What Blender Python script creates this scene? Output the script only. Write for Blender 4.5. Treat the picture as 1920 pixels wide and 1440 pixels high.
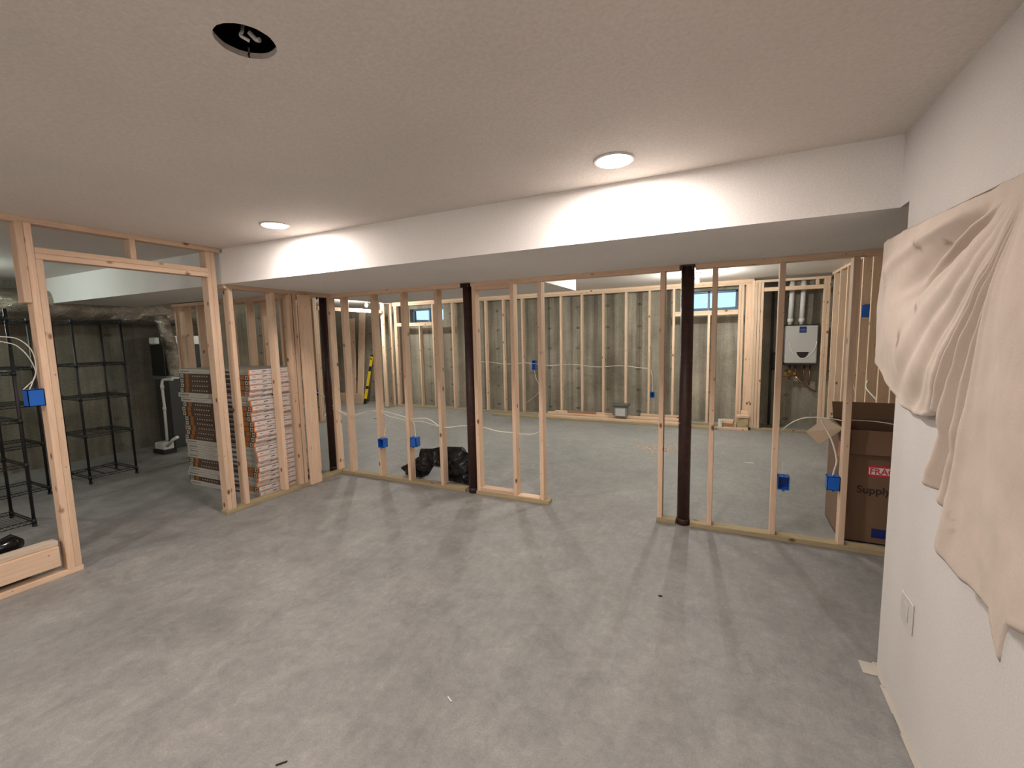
import bpy, bmesh, math, random
from mathutils import Vector, Matrix, noise
random.seed(7)
PI = math.pi
C = bpy.context.scene.collection
for o in list(bpy.data.objects): bpy.data.objects.remove(o)

# ------------------------------------------------------------------ camera
scene = bpy.context.scene
cam_data = bpy.data.cameras.new('camera')
cam = bpy.data.objects.new('camera', cam_data); C.objects.link(cam)
cam_data.sensor_fit = 'HORIZONTAL'; cam_data.sensor_width = 36.0
cam_data.lens = 837.87 * 36.0 / 1920.0
cam_data.clip_start = 0.02; cam_data.clip_end = 60
right = Vector((0.90095294, 0.43338408, -0.02149524)); up = Vector((-0.02664043, 0.10469056, 0.99414796)); fw = Vector((-0.43309825, 0.89510789, -0.10586681))
cam.matrix_world = Matrix(((right.x, up.x, -fw.x, 0), (right.y, up.y, -fw.y, 0), (right.z, up.z, -fw.z, 1.60), (0, 0, 0, 1)))
scene.camera = cam
# ------------------------------------------------------------------ world (daylight outside the small windows)
world = bpy.data.worlds.new('daylight'); scene.world = world; world.use_nodes = True
bg = world.node_tree.nodes['Background']; bg.inputs['Color'].default_value = (0.55, 0.78, 1.0, 1); bg.inputs['Strength'].default_value = 0.8
# ------------------------------------------------------------------ exposure
scene.view_settings.view_transform = 'Standard'; scene.view_settings.look = 'None'
scene.view_settings.gamma = 1.0; scene.view_settings.exposure = 0.74
scene.view_settings.use_curve_mapping = False
# ------------------------------------------------------------------ lamps: strengths (the fittings are built further down)
CAN_W = 12.5            # the two visible recessed downlights
REAR_W = 26.0           # the recessed downlights behind the camera
BULB_W = 54.0           # bare bulbs in the back room
FILL_W = 112.0           # added tripod fill lamp behind the camera
SIDE_W = 19.0           # bare bulb in the storage side room
def area_lamp(name, loc, size, watts, color, down=True):
    l = bpy.data.lights.new(name, 'AREA'); l.shape = 'DISK'; l.size = size; l.energy = watts; l.color = color
    o = bpy.data.objects.new(name, l); C.objects.link(o); o.location = loc; return o
def point_lamp(name, loc, radius, watts, color):
    l = bpy.data.lights.new(name, 'POINT'); l.shadow_soft_size = radius; l.energy = watts; l.color = color
    o = bpy.data.objects.new(name, l); C.objects.link(o); o.location = loc; return o
WARM = (1.0, 0.89, 0.83); NEUT = (0.98, 1.0, 0.93); COOL = (0.84, 1.0, 0.93)

# ================================================================== materials
def new_mat(name):
    m = bpy.data.materials.new(name); m.use_nodes = True
    nt = m.node_tree; b = nt.nodes['Principled BSDF']; return m, nt, b
def plain(name, col, rough=0.5, metal=0.0, emit=None, es=0, **kw):
    m, nt, b = new_mat(name)
    b.inputs['Base Color'].default_value = (*col, 1); b.inputs['Roughness'].default_value = rough; b.inputs['Metallic'].default_value = metal
    if emit: b.inputs['Emission Color'].default_value = (*emit, 1); b.inputs['Emission Strength'].default_value = es
    for k, v in kw.items(): b.inputs[k].default_value = v
    return m
def N(nt, t, **kw):
    n = nt.nodes.new(t)
    for k, v in kw.items():
        if k in n.inputs: n.inputs[k].default_value = v
        else: setattr(n, k, v)
    return n
def ramp(nt, stops, src):
    r = nt.nodes.new('ShaderNodeValToRGB'); e = r.color_ramp.elements
    e[0].position, e[0].color = stops[0][0], (*stops[0][1], 1)
    e[1].position, e[1].color = stops[-1][0], (*stops[-1][1], 1)
    for p, c in stops[1:-1]:
        x = e.new(p); x.color = (*c, 1)
    nt.links.new(src, r.inputs['Fac']); return r
def mix(nt, fac, a, b, mode='MIX'):
    m = nt.nodes.new('ShaderNodeMix'); m.data_type = 'RGBA'; m.blend_type = mode
    L = nt.links
    if hasattr(fac, 'links'): L.new(fac, m.inputs['Factor'])
    else: m.inputs['Factor'].default_value = fac
    for s, v in ((6, a), (7, b)):
        if hasattr(v, 'links'): L.new(v, m.inputs[s])
        else: m.inputs[s].default_value = (*v, 1)
    return m.outputs[2]
def coords(nt, scale=(1, 1, 1), kind='Object'):
    tc = nt.nodes.new('ShaderNodeTexCoord'); mp = nt.nodes.new('ShaderNodeMapping')
    mp.inputs['Scale'].default_value = scale; nt.links.new(tc.outputs[kind], mp.inputs['Vector']); return mp.outputs['Vector']
def wood(name, axis, light, dark, knot=(0.16, 0.07, 0.03)):
    m, nt, b = new_mat(name); L = nt.links
    s = [16, 16, 16]; s[axis] = 1.1
    info = nt.nodes.new('ShaderNodeObjectInfo')
    tc = nt.nodes.new('ShaderNodeTexCoord')
    off = nt.nodes.new('ShaderNodeVectorMath'); off.operation = 'ADD'
    L.new(tc.outputs['Object'], off.inputs[0])
    cmb = nt.nodes.new('ShaderNodeCombineXYZ'); mul = nt.nodes.new('ShaderNodeMath'); mul.operation = 'MULTIPLY'; mul.inputs[1].default_value = 37.0
    L.new(info.outputs['Random'], mul.inputs[0]); L.new(mul.outputs[0], cmb.inputs[0]); L.new(mul.outputs[0], cmb.inputs[1]); L.new(mul.outputs[0], cmb.inputs[2])
    L.new(cmb.outputs[0], off.inputs[1])
    mp = nt.nodes.new('ShaderNodeMapping'); mp.inputs['Scale'].default_value = s; L.new(off.outputs[0], mp.inputs['Vector'])
    g = N(nt, 'ShaderNodeTexNoise', Scale=3.0, Detail=6.0, Roughness=0.65, Distortion=0.6); L.new(mp.outputs[0], g.inputs['Vector'])
    mp2 = nt.nodes.new('ShaderNodeMapping'); s2 = [3, 3, 3]; s2[axis] = 1.0; mp2.inputs['Scale'].default_value = s2; L.new(off.outputs[0], mp2.inputs['Vector'])
    g2 = N(nt, 'ShaderNodeTexNoise', Scale=1.3, Detail=2.0); L.new(mp2.outputs[0], g2.inputs['Vector'])
    r = ramp(nt, [(0.32, dark), (0.62, light)], g.outputs['Fac'])
    c = mix(nt, g2.outputs['Fac'], r.outputs[0], tuple(x * 0.80 for x in dark))
    c = mix(nt, 0.55, c, r.outputs[0])
    # knots
    s3 = [9, 9, 9]; s3[axis] = 5.0
    mp3 = nt.nodes.new('ShaderNodeMapping'); mp3.inputs['Scale'].default_value = s3; L.new(off.outputs[0], mp3.inputs['Vector'])
    v = N(nt, 'ShaderNodeTexVoronoi', Scale=1.0, Randomness=1.0); L.new(mp3.outputs[0], v.inputs['Vector'])
    kr = ramp(nt, [(0.07, (1, 1, 1)), (0.16, (0, 0, 0))], v.outputs['Distance'])
    c = mix(nt, kr.outputs[0], c, knot)
    # nail heads and specks
    v2 = N(nt, 'ShaderNodeTexVoronoi', Scale=14.0, Randomness=1.0); L.new(off.outputs[0], v2.inputs['Vector'])
    k2 = ramp(nt, [(0.05, (0.7, 0.7, 0.7)), (0.09, (0, 0, 0))], v2.outputs['Distance'])
    c = mix(nt, k2.outputs[0], c, (0.12, 0.07, 0.05))
    hsv = N(nt, 'ShaderNodeHueSaturation'); L.new(c, hsv.inputs['Color'])
    mr = nt.nodes.new('ShaderNodeMapRange'); mr.inputs['To Min'].default_value = 0.86; mr.inputs['To Max'].default_value = 1.12; L.new(info.outputs['Random'], mr.inputs['Value'])
    L.new(mr.outputs[0], hsv.inputs['Value'])
    L.new(hsv.outputs[0], b.inputs['Base Color']); b.inputs['Roughness'].default_value = 0.75
    bp = N(nt, 'ShaderNodeBump', Strength=0.15, Distance=0.002); L.new(g.outputs['Fac'], bp.inputs['Height']); L.new(bp.outputs[0], b.inputs['Normal'])
    return m
SP_L, SP_D = (0.80, 0.585, 0.42), (0.66, 0.455, 0.31)
SPRUCE = [wood('spruce_%s' % a, i, SP_L, SP_D) for i, a in enumerate('xyz')]
TREAT = [wood('treated_pine_%s' % a, i, (0.46, 0.37, 0.22), (0.32, 0.25, 0.14)) for i, a in enumerate('xyz')]
PLY = wood('plywood_strip', 1, (0.62, 0.52, 0.42), (0.50, 0.40, 0.31))

def concrete_floor():
    m, nt, b = new_mat('slab_concrete'); L = nt.links
    v = coords(nt)
    n1 = N(nt, 'ShaderNodeTexNoise', Scale=0.9, Detail=8.0, Roughness=0.62, Distortion=0.5); L.new(v, n1.inputs['Vector'])
    n2 = N(nt, 'ShaderNodeTexNoise', Scale=4.5, Detail=8.0, Roughness=0.7, Distortion=0.8); L.new(v, n2.inputs['Vector'])
    vs = coords(nt, (9, 2.2, 1)); n3 = N(nt, 'ShaderNodeTexNoise', Scale=2.0, Detail=5.0, Roughness=0.6, Distortion=1.2); L.new(vs, n3.inputs['Vector'])
    n4 = N(nt, 'ShaderNodeTexNoise', Scale=130.0, Detail=3.0); L.new(v, n4.inputs['Vector'])
    r1 = ramp(nt, [(0.30, (0.220, 0.217, 0.212)), (0.5, (0.262, 0.257, 0.248)), (0.72, (0.300, 0.292, 0.280))], n1.outputs['Fac'])
    r2 = ramp(nt, [(0.30, (0.80, 0.80, 0.81)), (0.5, (1.0, 1.0, 0.995)), (0.72, (1.20, 1.19, 1.17))], n2.outputs['Fac'])
    r3 = ramp(nt, [(0.30, (0.93, 0.93, 0.935)), (0.65, (1.05, 1.05, 1.045))], n3.outputs['Fac'])
    c = mix(nt, 1.0, r1.outputs[0], r2.outputs[0], 'MULTIPLY'); c = mix(nt, 1.0, c, r3.outputs[0], 'MULTIPLY')
    r4 = ramp(nt, [(0.35, (0.9, 0.9, 0.9)), (0.65, (1.08, 1.08, 1.08))], n4.outputs['Fac']); c = mix(nt, 1.0, c, r4.outputs[0], 'MULTIPLY')
    n7 = N(nt, 'ShaderNodeTexNoise', Scale=19.0, Detail=8.0, Roughness=0.75, Distortion=0.6); L.new(v, n7.inputs['Vector'])
    r7 = ramp(nt, [(0.30, (0.86, 0.86, 0.86)), (0.52, (1.0, 1.0, 1.0)), (0.74, (1.20, 1.19, 1.17))], n7.outputs['Fac']); c = mix(nt, 1.0, c, r7.outputs[0], 'MULTIPLY')
    # pale dust and scuffs
    vd = coords(nt, (1.0, 3.2, 1)); n5 = N(nt, 'ShaderNodeTexNoise', Scale=3.0, Detail=9.0, Roughness=0.75, Distortion=2.0); L.new(vd, n5.inputs['Vector'])
    r5 = ramp(nt, [(0.60, (0, 0, 0)), (0.74, (0.30, 0.30, 0.30))], n5.outputs['Fac']); c = mix(nt, r5.outputs[0], c, (0.34, 0.33, 0.315))
    # dark greasy marks
    vk = N(nt, 'ShaderNodeTexNoise', Scale=2.1, Detail=10.0, Roughness=0.8, Distortion=0.3); L.new(v, vk.inputs['Vector'])
    r6 = ramp(nt, [(0.25, (0.7, 0.7, 0.7)), (0.36, (0, 0, 0))], vk.outputs['Fac']); c = mix(nt, r6.outputs[0], c, (0.16, 0.155, 0.15))
    L.new(c, b.inputs['Base Color'])
    rr = ramp(nt, [(0.3, (0.5, 0.5, 0.5)), (0.7, (0.72, 0.72, 0.72))], n2.outputs['Fac']); L.new(rr.outputs[0], b.inputs['Roughness'])
    bp = N(nt, 'ShaderNodeBump', Strength=0.12, Distance=0.004); L.new(n4.outputs['Fac'], bp.inputs['Height']); L.new(bp.outputs[0], b.inputs['Normal'])
    return m
FLOOR = concrete_floor()
def concrete_wall(name, axis):
    m, nt, b = new_mat(name); L = nt.links
    v = coords(nt)
    n1 = N(nt, 'ShaderNodeTexNoise', Scale=1.1, Detail=8.0, Roughness=0.65, Distortion=0.4); L.new(v, n1.inputs['Vector'])
    s = (5.5, 5.5, 0.35); vs = coords(nt, s); n2 = N(nt, 'ShaderNodeTexNoise', Scale=1.4, Detail=6.0, Roughness=0.6, Distortion=0.4); L.new(vs, n2.inputs['Vector'])
    n3 = N(nt, 'ShaderNodeTexNoise', Scale=42.0, Detail=6.0, Roughness=0.75); L.new(v, n3.inputs['Vector'])
    r1 = ramp(nt, [(0.30, (0.20, 0.175, 0.14)), (0.5, (0.30, 0.27, 0.215)), (0.72, (0.40, 0.36, 0.30))], n1.outputs['Fac'])
    r2 = ramp(nt, [(0.3, (0.68, 0.67, 0.66)), (0.7, (1.25, 1.24, 1.2))], n2.outputs['Fac'])
    r3 = ramp(nt, [(0.35, (0.8, 0.8, 0.8)), (0.65, (1.15, 1.15, 1.15))], n3.outputs['Fac'])
    c = mix(nt, 1.0, r1.outputs[0], r2.outputs[0], 'MULTIPLY'); c = mix(nt, 1.0, c, r3.outputs[0], 'MULTIPLY')
    # form panel seams every 0.61 m and tie marks
    sep = nt.nodes.new('ShaderNodeSeparateXYZ'); tc = nt.nodes.new('ShaderNodeTexCoord'); L.new(tc.outputs['Object'], sep.inputs[0])
    def m2(op, a, bb):
        q = nt.nodes.new('ShaderNodeMath'); q.operation = op
        for i, x in enumerate((a, bb)):
            if hasattr(x, 'links'): L.new(x, q.inputs[i])
            else: q.inputs[i].default_value = x
        return q.outputs[0]
    def fold(src, per, off=0.0):
        a = m2('ADD', src, 50.0 * per + off); a = m2('MODULO', a, per); a = m2('SUBTRACT', a, per / 2); return m2('ABSOLUTE', a, 0)
    fx = fold(sep.outputs[axis], 0.61); seam = m2('LESS_THAN', fx, 0.006)
    fz = fold(sep.outputs[2], 0.41, 0.1); near = m2('LESS_THAN', m2('ADD', m2('POWER', m2('MULTIPLY', fx, 0.6), 2), m2('POWER', fz, 2)), 0.0007)
    nn = ramp(nt, [(0.42, (0, 0, 0)), (0.55, (1, 1, 1))], n3.outputs['Fac'])
    c = mix(nt, m2('MULTIPLY', seam, 0.45), c, (0.10, 0.085, 0.07)); c = mix(nt, m2('MULTIPLY', near, nn.outputs[0]), c, (0.10, 0.08, 0.065))
    L.new(c, b.inputs['Base Color']); b.inputs['Roughness'].default_value = 0.85
    bp = N(nt, 'ShaderNodeBump', Strength=0.35, Distance=0.006); L.new(n3.outputs['Fac'], bp.inputs['Height']); L.new(bp.outputs[0], b.inputs['Normal'])
    return m
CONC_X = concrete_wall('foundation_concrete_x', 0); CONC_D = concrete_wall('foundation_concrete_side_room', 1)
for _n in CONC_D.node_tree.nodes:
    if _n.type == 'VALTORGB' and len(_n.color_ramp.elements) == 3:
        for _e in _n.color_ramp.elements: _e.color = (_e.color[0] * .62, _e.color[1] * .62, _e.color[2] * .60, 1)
CONC_Y = concrete_wall('foundation_concrete_y', 1)
def paint(name, col, scale=90, strength=0.25, dist=0.003, var=0.05):
    m, nt, b = new_mat(name); L = nt.links; v = coords(nt)
    n = N(nt, 'ShaderNodeTexNoise', Scale=scale, Detail=4.0, Roughness=0.6); L.new(v, n.inputs['Vector'])
    n2 = N(nt, 'ShaderNodeTexNoise', Scale=1.3, Detail=4.0); L.new(v, n2.inputs['Vector'])
    r = ramp(nt, [(0.3, tuple(c * (1 - var) for c in col)), (0.7, tuple(min(1, c * (1 + var)) for c in col))], n2.outputs['Fac'])
    r2 = ramp(nt, [(0.35, (0.93, 0.93, 0.93)), (0.65, (1.04, 1.04, 1.04))], n.outputs['Fac'])
    c = mix(nt, 1.0, r.outputs[0], r2.outputs[0], 'MULTIPLY')
    L.new(c, b.inputs['Base Color']); b.inputs['Roughness'].default_value = 0.8
    bp = N(nt, 'ShaderNodeBump', Strength=strength, Distance=dist); L.new(n.outputs['Fac'], bp.inputs['Height']); L.new(bp.outputs[0], b.inputs['Normal'])
    return m
CEIL = paint('ceiling_paint', (0.72, 0.66, 0.605), 70, 0.5, 0.004)
BEAMP = paint('soffit_paint', (0.84, 0.81, 0.78), 120, 0.15, 0.002)
WALLP = paint('drywall_paint', (0.64, 0.61, 0.585), 140, 0.15, 0.002)
DARK = plain('dark_cavity', (0.02, 0.018, 0.016), 0.9)
STEEL = None
def column_paint():
    m, nt, b = new_mat('oxide_red_column_paint'); L = nt.links; v = coords(nt)
    n = N(nt, 'ShaderNodeTexNoise', Scale=18.0, Detail=6.0, Roughness=0.7); L.new(v, n.inputs['Vector'])
    r = ramp(nt, [(0.3, (0.028, 0.012, 0.010)), (0.6, (0.052, 0.020, 0.016)), (0.8, (0.10, 0.055, 0.045))], n.outputs['Fac'])
    v2 = N(nt, 'ShaderNodeTexVoronoi', Scale=5.0); L.new(v, v2.inputs['Vector'])
    k = ramp(nt, [(0.03, (1, 1, 1)), (0.05, (0, 0, 0))], v2.outputs['Distance'])
    L.new(mix(nt, k.outputs[0], r.outputs[0], (0.5, 0.48, 0.45)), b.inputs['Base Color']); b.inputs['Roughness'].default_value = 0.45
    return m
COL = column_paint()
BLUE = plain('blue_box_plastic', (0.012, 0.12, 0.52), 0.35)
BLUEIN = plain('blue_box_inside', (0.006, 0.045, 0.22), 0.5)
CABLE = plain('white_cable_jacket', (0.74, 0.70, 0.62), 0.45)
YCABLE = plain('yellow_cable_jacket', (0.75, 0.55, 0.10), 0.45)
BLACKM = plain('black_wire_coating', (0.012, 0.012, 0.014), 0.45)
BAG = plain('black_bag_plastic', (0.006, 0.006, 0.008), 0.16)
WHITEP = plain('white_plastic', (0.78, 0.76, 0.72), 0.4)
PVC = plain('white_pvc', (0.72, 0.71, 0.68), 0.35)
FOIL = plain('foil_wrap', (0.50, 0.48, 0.43), 0.28, 1.0)
SHEET = plain('galvanised_sheet', (0.42, 0.42, 0.40), 0.38, 0.9)
FURN = plain('furnace_grey', (0.05, 0.05, 0.048), 0.55)
YEL = plain('yellow_level_paint', (0.80, 0.55, 0.01), 0.4)
BLK = plain('black_plastic', (0.015, 0.015, 0.015), 0.45)
GREYP = plain('grey_plastic', (0.22, 0.21, 0.19), 0.5)
GREYL = plain('pale_grey_panel', (0.50, 0.485, 0.46), 0.5)
HEAT = plain('heater_white_enamel', (0.50, 0.49, 0.47), 0.35)
NAVY = plain('navy_sticker', (0.012, 0.025, 0.16), 0.4)
BRASS = plain('brass', (0.55, 0.38, 0.12), 0.35, 1.0)
COPPER = plain('copper', (0.55, 0.22, 0.10), 0.35, 1.0)
VINYL = plain('window_vinyl', (0.08, 0.14, 0.24), 0.4)
LENS = plain('lamp_lens', (0.9, 0.9, 0.9), 0.5, emit=(1.0, 0.94, 0.88), es=16.0)
BULB = plain('lit_bulb_glass', (0.9, 0.9, 0.9), 0.5, emit=(1.0, 0.97, 0.90), es=30.0)
CARD = plain('cardboard', (0.18, 0.105, 0.065), 0.8)  # brown darkened to carry the shade the box stands in
CARDL = plain('cardboard_inner_face', (0.40, 0.29, 0.20), 0.8)
REDL = plain('red_sticker', (0.55, 0.03, 0.06), 0.5)
WHL = plain('white_ink', (0.75, 0.70, 0.66), 0.6)
INK = plain('dark_ink', (0.03, 0.022, 0.018), 0.7)
def glass():
    m, nt, b = new_mat('window_glass'); b.inputs['Base Color'].default_value = (0.9, 0.97, 1, 1); b.inputs['Roughness'].default_value = 0.02
    b.inputs['Transmission Weight'].default_value = 1.0; b.inputs['IOR'].default_value = 1.1; return m
GLASS = glass()
def canvas():
    m, nt, b = new_mat('cotton_canvas'); L = nt.links; v = coords(nt)
    n = N(nt, 'ShaderNodeTexNoise', Scale=5.0, Detail=6.0, Roughness=0.6); L.new(v, n.inputs['Vector'])
    r = ramp(nt, [(0.3, (0.56, 0.475, 0.405)), (0.7, (0.635, 0.54, 0.465))], n.outputs['Fac'])
    w = N(nt, 'ShaderNodeTexNoise', Scale=420.0, Detail=2.0); L.new(v, w.inputs['Vector'])
    r2 = ramp(nt, [(0.3, (0.9, 0.9, 0.9)), (0.7, (1.06, 1.06, 1.06))], w.outputs['Fac'])
    c = mix(nt, 1.0, r.outputs[0], r2.outputs[0], 'MULTIPLY')
    vo = N(nt, 'ShaderNodeTexVoronoi', Scale=5.5, Randomness=1.0); 
    vv = coords(nt, (1, 1, 0.55)); L.new(vv, vo.inputs['Vector'])
    nd = N(nt, 'ShaderNodeTexNoise', Scale=30.0, Detail=4.0); L.new(v, nd.inputs['Vector'])
    k = ramp(nt, [(0.06, (0.8, 0.8, 0.8)), (0.16, (0, 0, 0))], vo.outputs['Distance'])
    kk = mix(nt, 1.0, k.outputs[0], ramp(nt, [(0.42, (0, 0, 0)), (0.6, (1, 1, 1))], nd.outputs['Fac']).outputs[0], 'MULTIPLY')
    c = mix(nt, kk, c, (0.27, 0.20, 0.17))
    L.new(c, b.inputs['Base Color']); b.inputs['Roughness'].default_value = 0.9
    bp = N(nt, 'ShaderNodeBump', Strength=0.15, Distance=0.001); L.new(w.outputs['Fac'], bp.inputs['Height']); L.new(bp.outputs[0], b.inputs['Normal'])
    return m
CANVAS = canvas()
def foil_mat():
    m, nt, b = new_mat('crinkled_foil'); L = nt.links; v = coords(nt)
    n = N(nt, 'ShaderNodeTexNoise', Scale=9.0, Detail=6.0, Roughness=0.7, Distortion=1.0); L.new(v, n.inputs['Vector'])
    b.inputs['Base Color'].default_value = (0.46, 0.42, 0.36, 1); b.inputs['Metallic'].default_value = 1.0; b.inputs['Roughness'].default_value = 0.16
    bp = N(nt, 'ShaderNodeBump', Strength=1.0, Distance=0.03); L.new(n.outputs['Fac'], bp.inputs['Height']); L.new(bp.outputs[0], b.inputs['Normal']); return m
FOILC = foil_mat()

# ================================================================== helpers
def link(name, bm, mats, parent=None, org=None, smooth=False):
    """bmesh in world coordinates -> object whose origin is org (or bbox centre)"""
    if org is None:
        xs = [v.co for v in bm.verts]
        org = Vector([(min(c[i] for c in xs) + max(c[i] for c in xs)) / 2 for i in range(3)])
    org = Vector(org)
    for v in bm.verts: v.co -= org
    me = bpy.data.meshes.new(name); bm.to_mesh(me); bm.free()
    for m in (mats if isinstance(mats, (list, tuple)) else [mats]): me.materials.append(m)
    if smooth:
        for p in me.polygons: p.use_smooth = True
    o = bpy.data.objects.new(name, me); C.objects.link(o)
    if parent is not None:
        o.parent = parent; o.location = org - world_loc(parent)
    else: o.location = org
    return o
def world_loc(o):
    l = Vector(o.location)
    while o.parent: o = o.parent; l += Vector(o.location)
    return l
def tag(o, label=None, cat=None, group=None, kind=None):
    if label: o['label'] = label
    if cat: o['category'] = cat
    if group: o['group'] = group
    if kind: o['kind'] = kind
    return o
def thing(name, loc, label, cat, group=None):
    o = bpy.data.objects.new(name, None); C.objects.link(o); o.location = loc; o.empty_display_size = 0.1
    return tag(o, label, cat, group)
def abox(bm, x0, x1, y0, y1, z0, z1, bev=0.0, mi=0, mat=None):
    r = bmesh.ops.create_cube(bm, size=1.0); vs = r['verts']
    for v in vs: v.co = Vector((x0 + (v.co.x + .5) * (x1 - x0), y0 + (v.co.y + .5) * (y1 - y0), z0 + (v.co.z + .5) * (z1 - z0)))
    fs = set(f for v in vs for f in v.link_faces)
    for f in fs: f.material_index = mi
    if bev:
        es = list(set(e for v in vs for e in v.link_edges))
        r2 = bmesh.ops.bevel(bm, geom=es, offset=bev, segments=1, affect='EDGES', profile=0.5)
        vs = list(set(v for f in r2['faces'] for v in f.verts) | set(v for v in vs if v.is_valid))
        for f in r2['faces']: f.material_index = mi
    if mat is not None:
        for v in vs: v.co = mat @ v.co
    return vs
def box(x0, x1, y0, y1, z0, z1, bev=0.0):
    bm = bmesh.new(); abox(bm, x0, x1, y0, y1, z0, z1, bev); return bm
def tube(bm, pts, r, seg=10, mi=0, cap=True, flat=1.0):
    pts = [Vector(p) for p in pts]; rings = []
    n = len(pts); prev = None
    for i, p in enumerate(pts):
        t = (pts[min(i + 1, n - 1)] - pts[max(i - 1, 0)]).normalized()
        if prev is None:
            a = Vector((0, 0, 1)) if abs(t.z) < .9 else Vector((1, 0, 0)); u = t.cross(a).normalized()
        else:
            u = (prev - t * prev.dot(t)).normalized()
        prev = u; w = t.cross(u)
        rr = r[i] if isinstance(r, (list, tuple)) else r
        rings.append([bm.verts.new(p + (u * math.cos(a) + w * math.sin(a) * flat) * rr) for a in [2 * PI * k / seg for k in range(seg)]])
    for a, b in zip(rings, rings[1:]):
        for k in range(seg):
            f = bm.faces.new((a[k], a[(k + 1) % seg], b[(k + 1) % seg], b[k])); f.material_index = mi; f.smooth = True
    if cap:
        f = bm.faces.new(list(reversed(rings[0]))); f.material_index = mi; f = bm.faces.new(rings[-1]); f.material_index = mi
    return rings
def spline(pts, n=8):
    pts = [Vector(p) for p in pts]; out = []
    P = [pts[0] * 2 - pts[1]] + pts + [pts[-1] * 2 - pts[-2]]
    for i in range(1, len(P) - 2):
        for k in range(n):
            t = k / n; a, b, c, d = P[i - 1], P[i], P[i + 1], P[i + 2]
            out.append(0.5 * ((2 * b) + (c - a) * t + (2 * a - 5 * b + 4 * c - d) * t * t + (3 * b - a - 3 * c + d) * t ** 3))
    out.append(pts[-1]); return out
def disc(bm, c, r, z, seg=32, mi=0):
    f = bm.faces.new([bm.verts.new((c[0] + r * math.cos(2 * PI * k / seg), c[1] + r * math.sin(2 * PI * k / seg), z)) for k in range(seg)]); f.material_index = mi; return f
def lathe(bm, c, prof, seg=28, mi=0):
    rings = [[bm.verts.new((c[0] + r * math.cos(2 * PI * k / seg), c[1] + r * math.sin(2 * PI * k / seg), z)) for k in range(seg)] for r, z in prof]
    for a, b in zip(rings, rings[1:]):
        for k in range(seg):
            f = bm.faces.new((a[k], a[(k + 1) % seg], b[(k + 1) % seg], b[k])); f.material_index = mi; f.smooth = True
    bm.faces.new(rings[-1]).material_index = mi; bm.faces.new(list(reversed(rings[0]))).material_index = mi
def struct(name, bm, m): return tag(link(name, bm, m, org=(0, 0, 0)), kind='structure')
S, D = 0.038, 0.089       # dressed 2x4

# ================================================================== the room shell
CH = 2.44
struct('floor', box(-12, 2.2, -3.6, 9.6, -0.1, 0), FLOOR)
# ceiling with the cut-out for a light
bm = bmesh.new()
hc, hr = (-1.246, 0.902), 0.078
outer = [bm.verts.new(p) for p in ((-12, -3.6, CH), (2.2, -3.6, CH), (2.2, 9.6, CH), (-12, 9.6, CH))]
ring = [bm.verts.new((hc[0] + hr * math.cos(2 * PI * k / 48) * random.uniform(.985, 1.015), hc[1] + hr * math.sin(2 * PI * k / 48) * random.uniform(.985, 1.015), CH)) for k in range(48)]
es = [bm.edges.new((outer[i], outer[(i + 1) % 4])) for i in range(4)] + [bm.edges.new((ring[i], ring[(i + 1) % 48])) for i in range(48)]
bmesh.ops.triangle_fill(bm, edges=es, use_beauty=True)
top = [bm.verts.new((v.co.x, v.co.y, CH + 0.016)) for v in ring]
for k in range(48): bm.faces.new((ring[k], ring[(k + 1) % 48], top[(k + 1) % 48], top[k]))
for f in list(bm.faces):
    if len(f.verts) == 4: f.material_index = 1
o = len(bm.faces)
for (a, b2, c2, d2) in ((-1.6, -0.9, 0.6, 1.2),):
    abox(bm, a, b2, c2, d2, CH + 0.24, CH + 0.26, mi=2)
    for q in ((a - .01, a, c2, d2), (b2, b2 + .01, c2, d2), (a, b2, c2 - .01, c2), (a, b2, d2, d2 + .01)): abox(bm, *q, CH + 0.012, CH + 0.25, mi=2)
GYP = plain('gypsum_core', (0.45, 0.40, 0.36), 0.9)
struct('ceiling', bm, [CEIL, GYP, DARK])
struct('wall_roof', box(-12, 2.2, -3.6, 9.6, 2.75, 2.85), DARK)
# cable and clamp seen in the cut-out
t = thing('junction_cable', (hc[0], hc[1], CH + .02), 'loose wires and metal clamp hanging inside the round hole cut in the ceiling', 'wiring')
bm = bmesh.new(); tube(bm, spline([(-1.2740, 0.9170, 2.5000), (-1.2610, 0.9050, 2.4750), (-1.2630, 0.9000, 2.4620), (-1.2590, 0.9080, 2.4580), (-1.2540, 0.9200, 2.4550)]), 0.0045, 8); link('cable', bm, CABLE, t)
bm = bmesh.new(); tube(bm, spline([(-1.2420, 0.9110, 2.4700), (-1.2370, 0.9190, 2.4620), (-1.2360, 0.9280, 2.4580), (-1.2260, 0.9320, 2.4560)]), 0.0065, 8); link('metal_clamp', bm, GREYL, t)
bm = bmesh.new(); tube(bm, spline([(-1.2820, 0.9360, 2.4550), (-1.2880, 0.9410, 2.4450), (-1.2860, 0.9370, 2.4350), (-1.2840, 0.9380, 2.4280)]), 0.0028, 8); link('wire_end', bm, BLK, t)
# soffits (dropped boxes around beam and ducts)
BZ = 2.131
def prism(poly, z0, z1):
    bm = bmesh.new(); a = [bm.verts.new((x, y, z0)) for x, y in poly]; b = [bm.verts.new((x, y, z1)) for x, y in poly]
    bm.faces.new(list(reversed(a))); bm.faces.new(b)
    for i in range(len(a)): j = (i + 1) % len(a); bm.faces.new((a[i], a[j], b[j], b[i]))
    return bm
struct('trim_1', prism([(-8.6, 2.60), (0.672, 2.60), (0.80, 2.60), (0.80, 2.492), (1.7, 2.492), (1.7, 4.05), (-1.66, 4.05), (-1.66, 5.25), (-4.6, 5.25), (-4.6, 4.05), (-6.0, 4.05), (-6.0, 3.46), (-8.6, 3.46)], BZ, CH), BEAMP)
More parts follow.
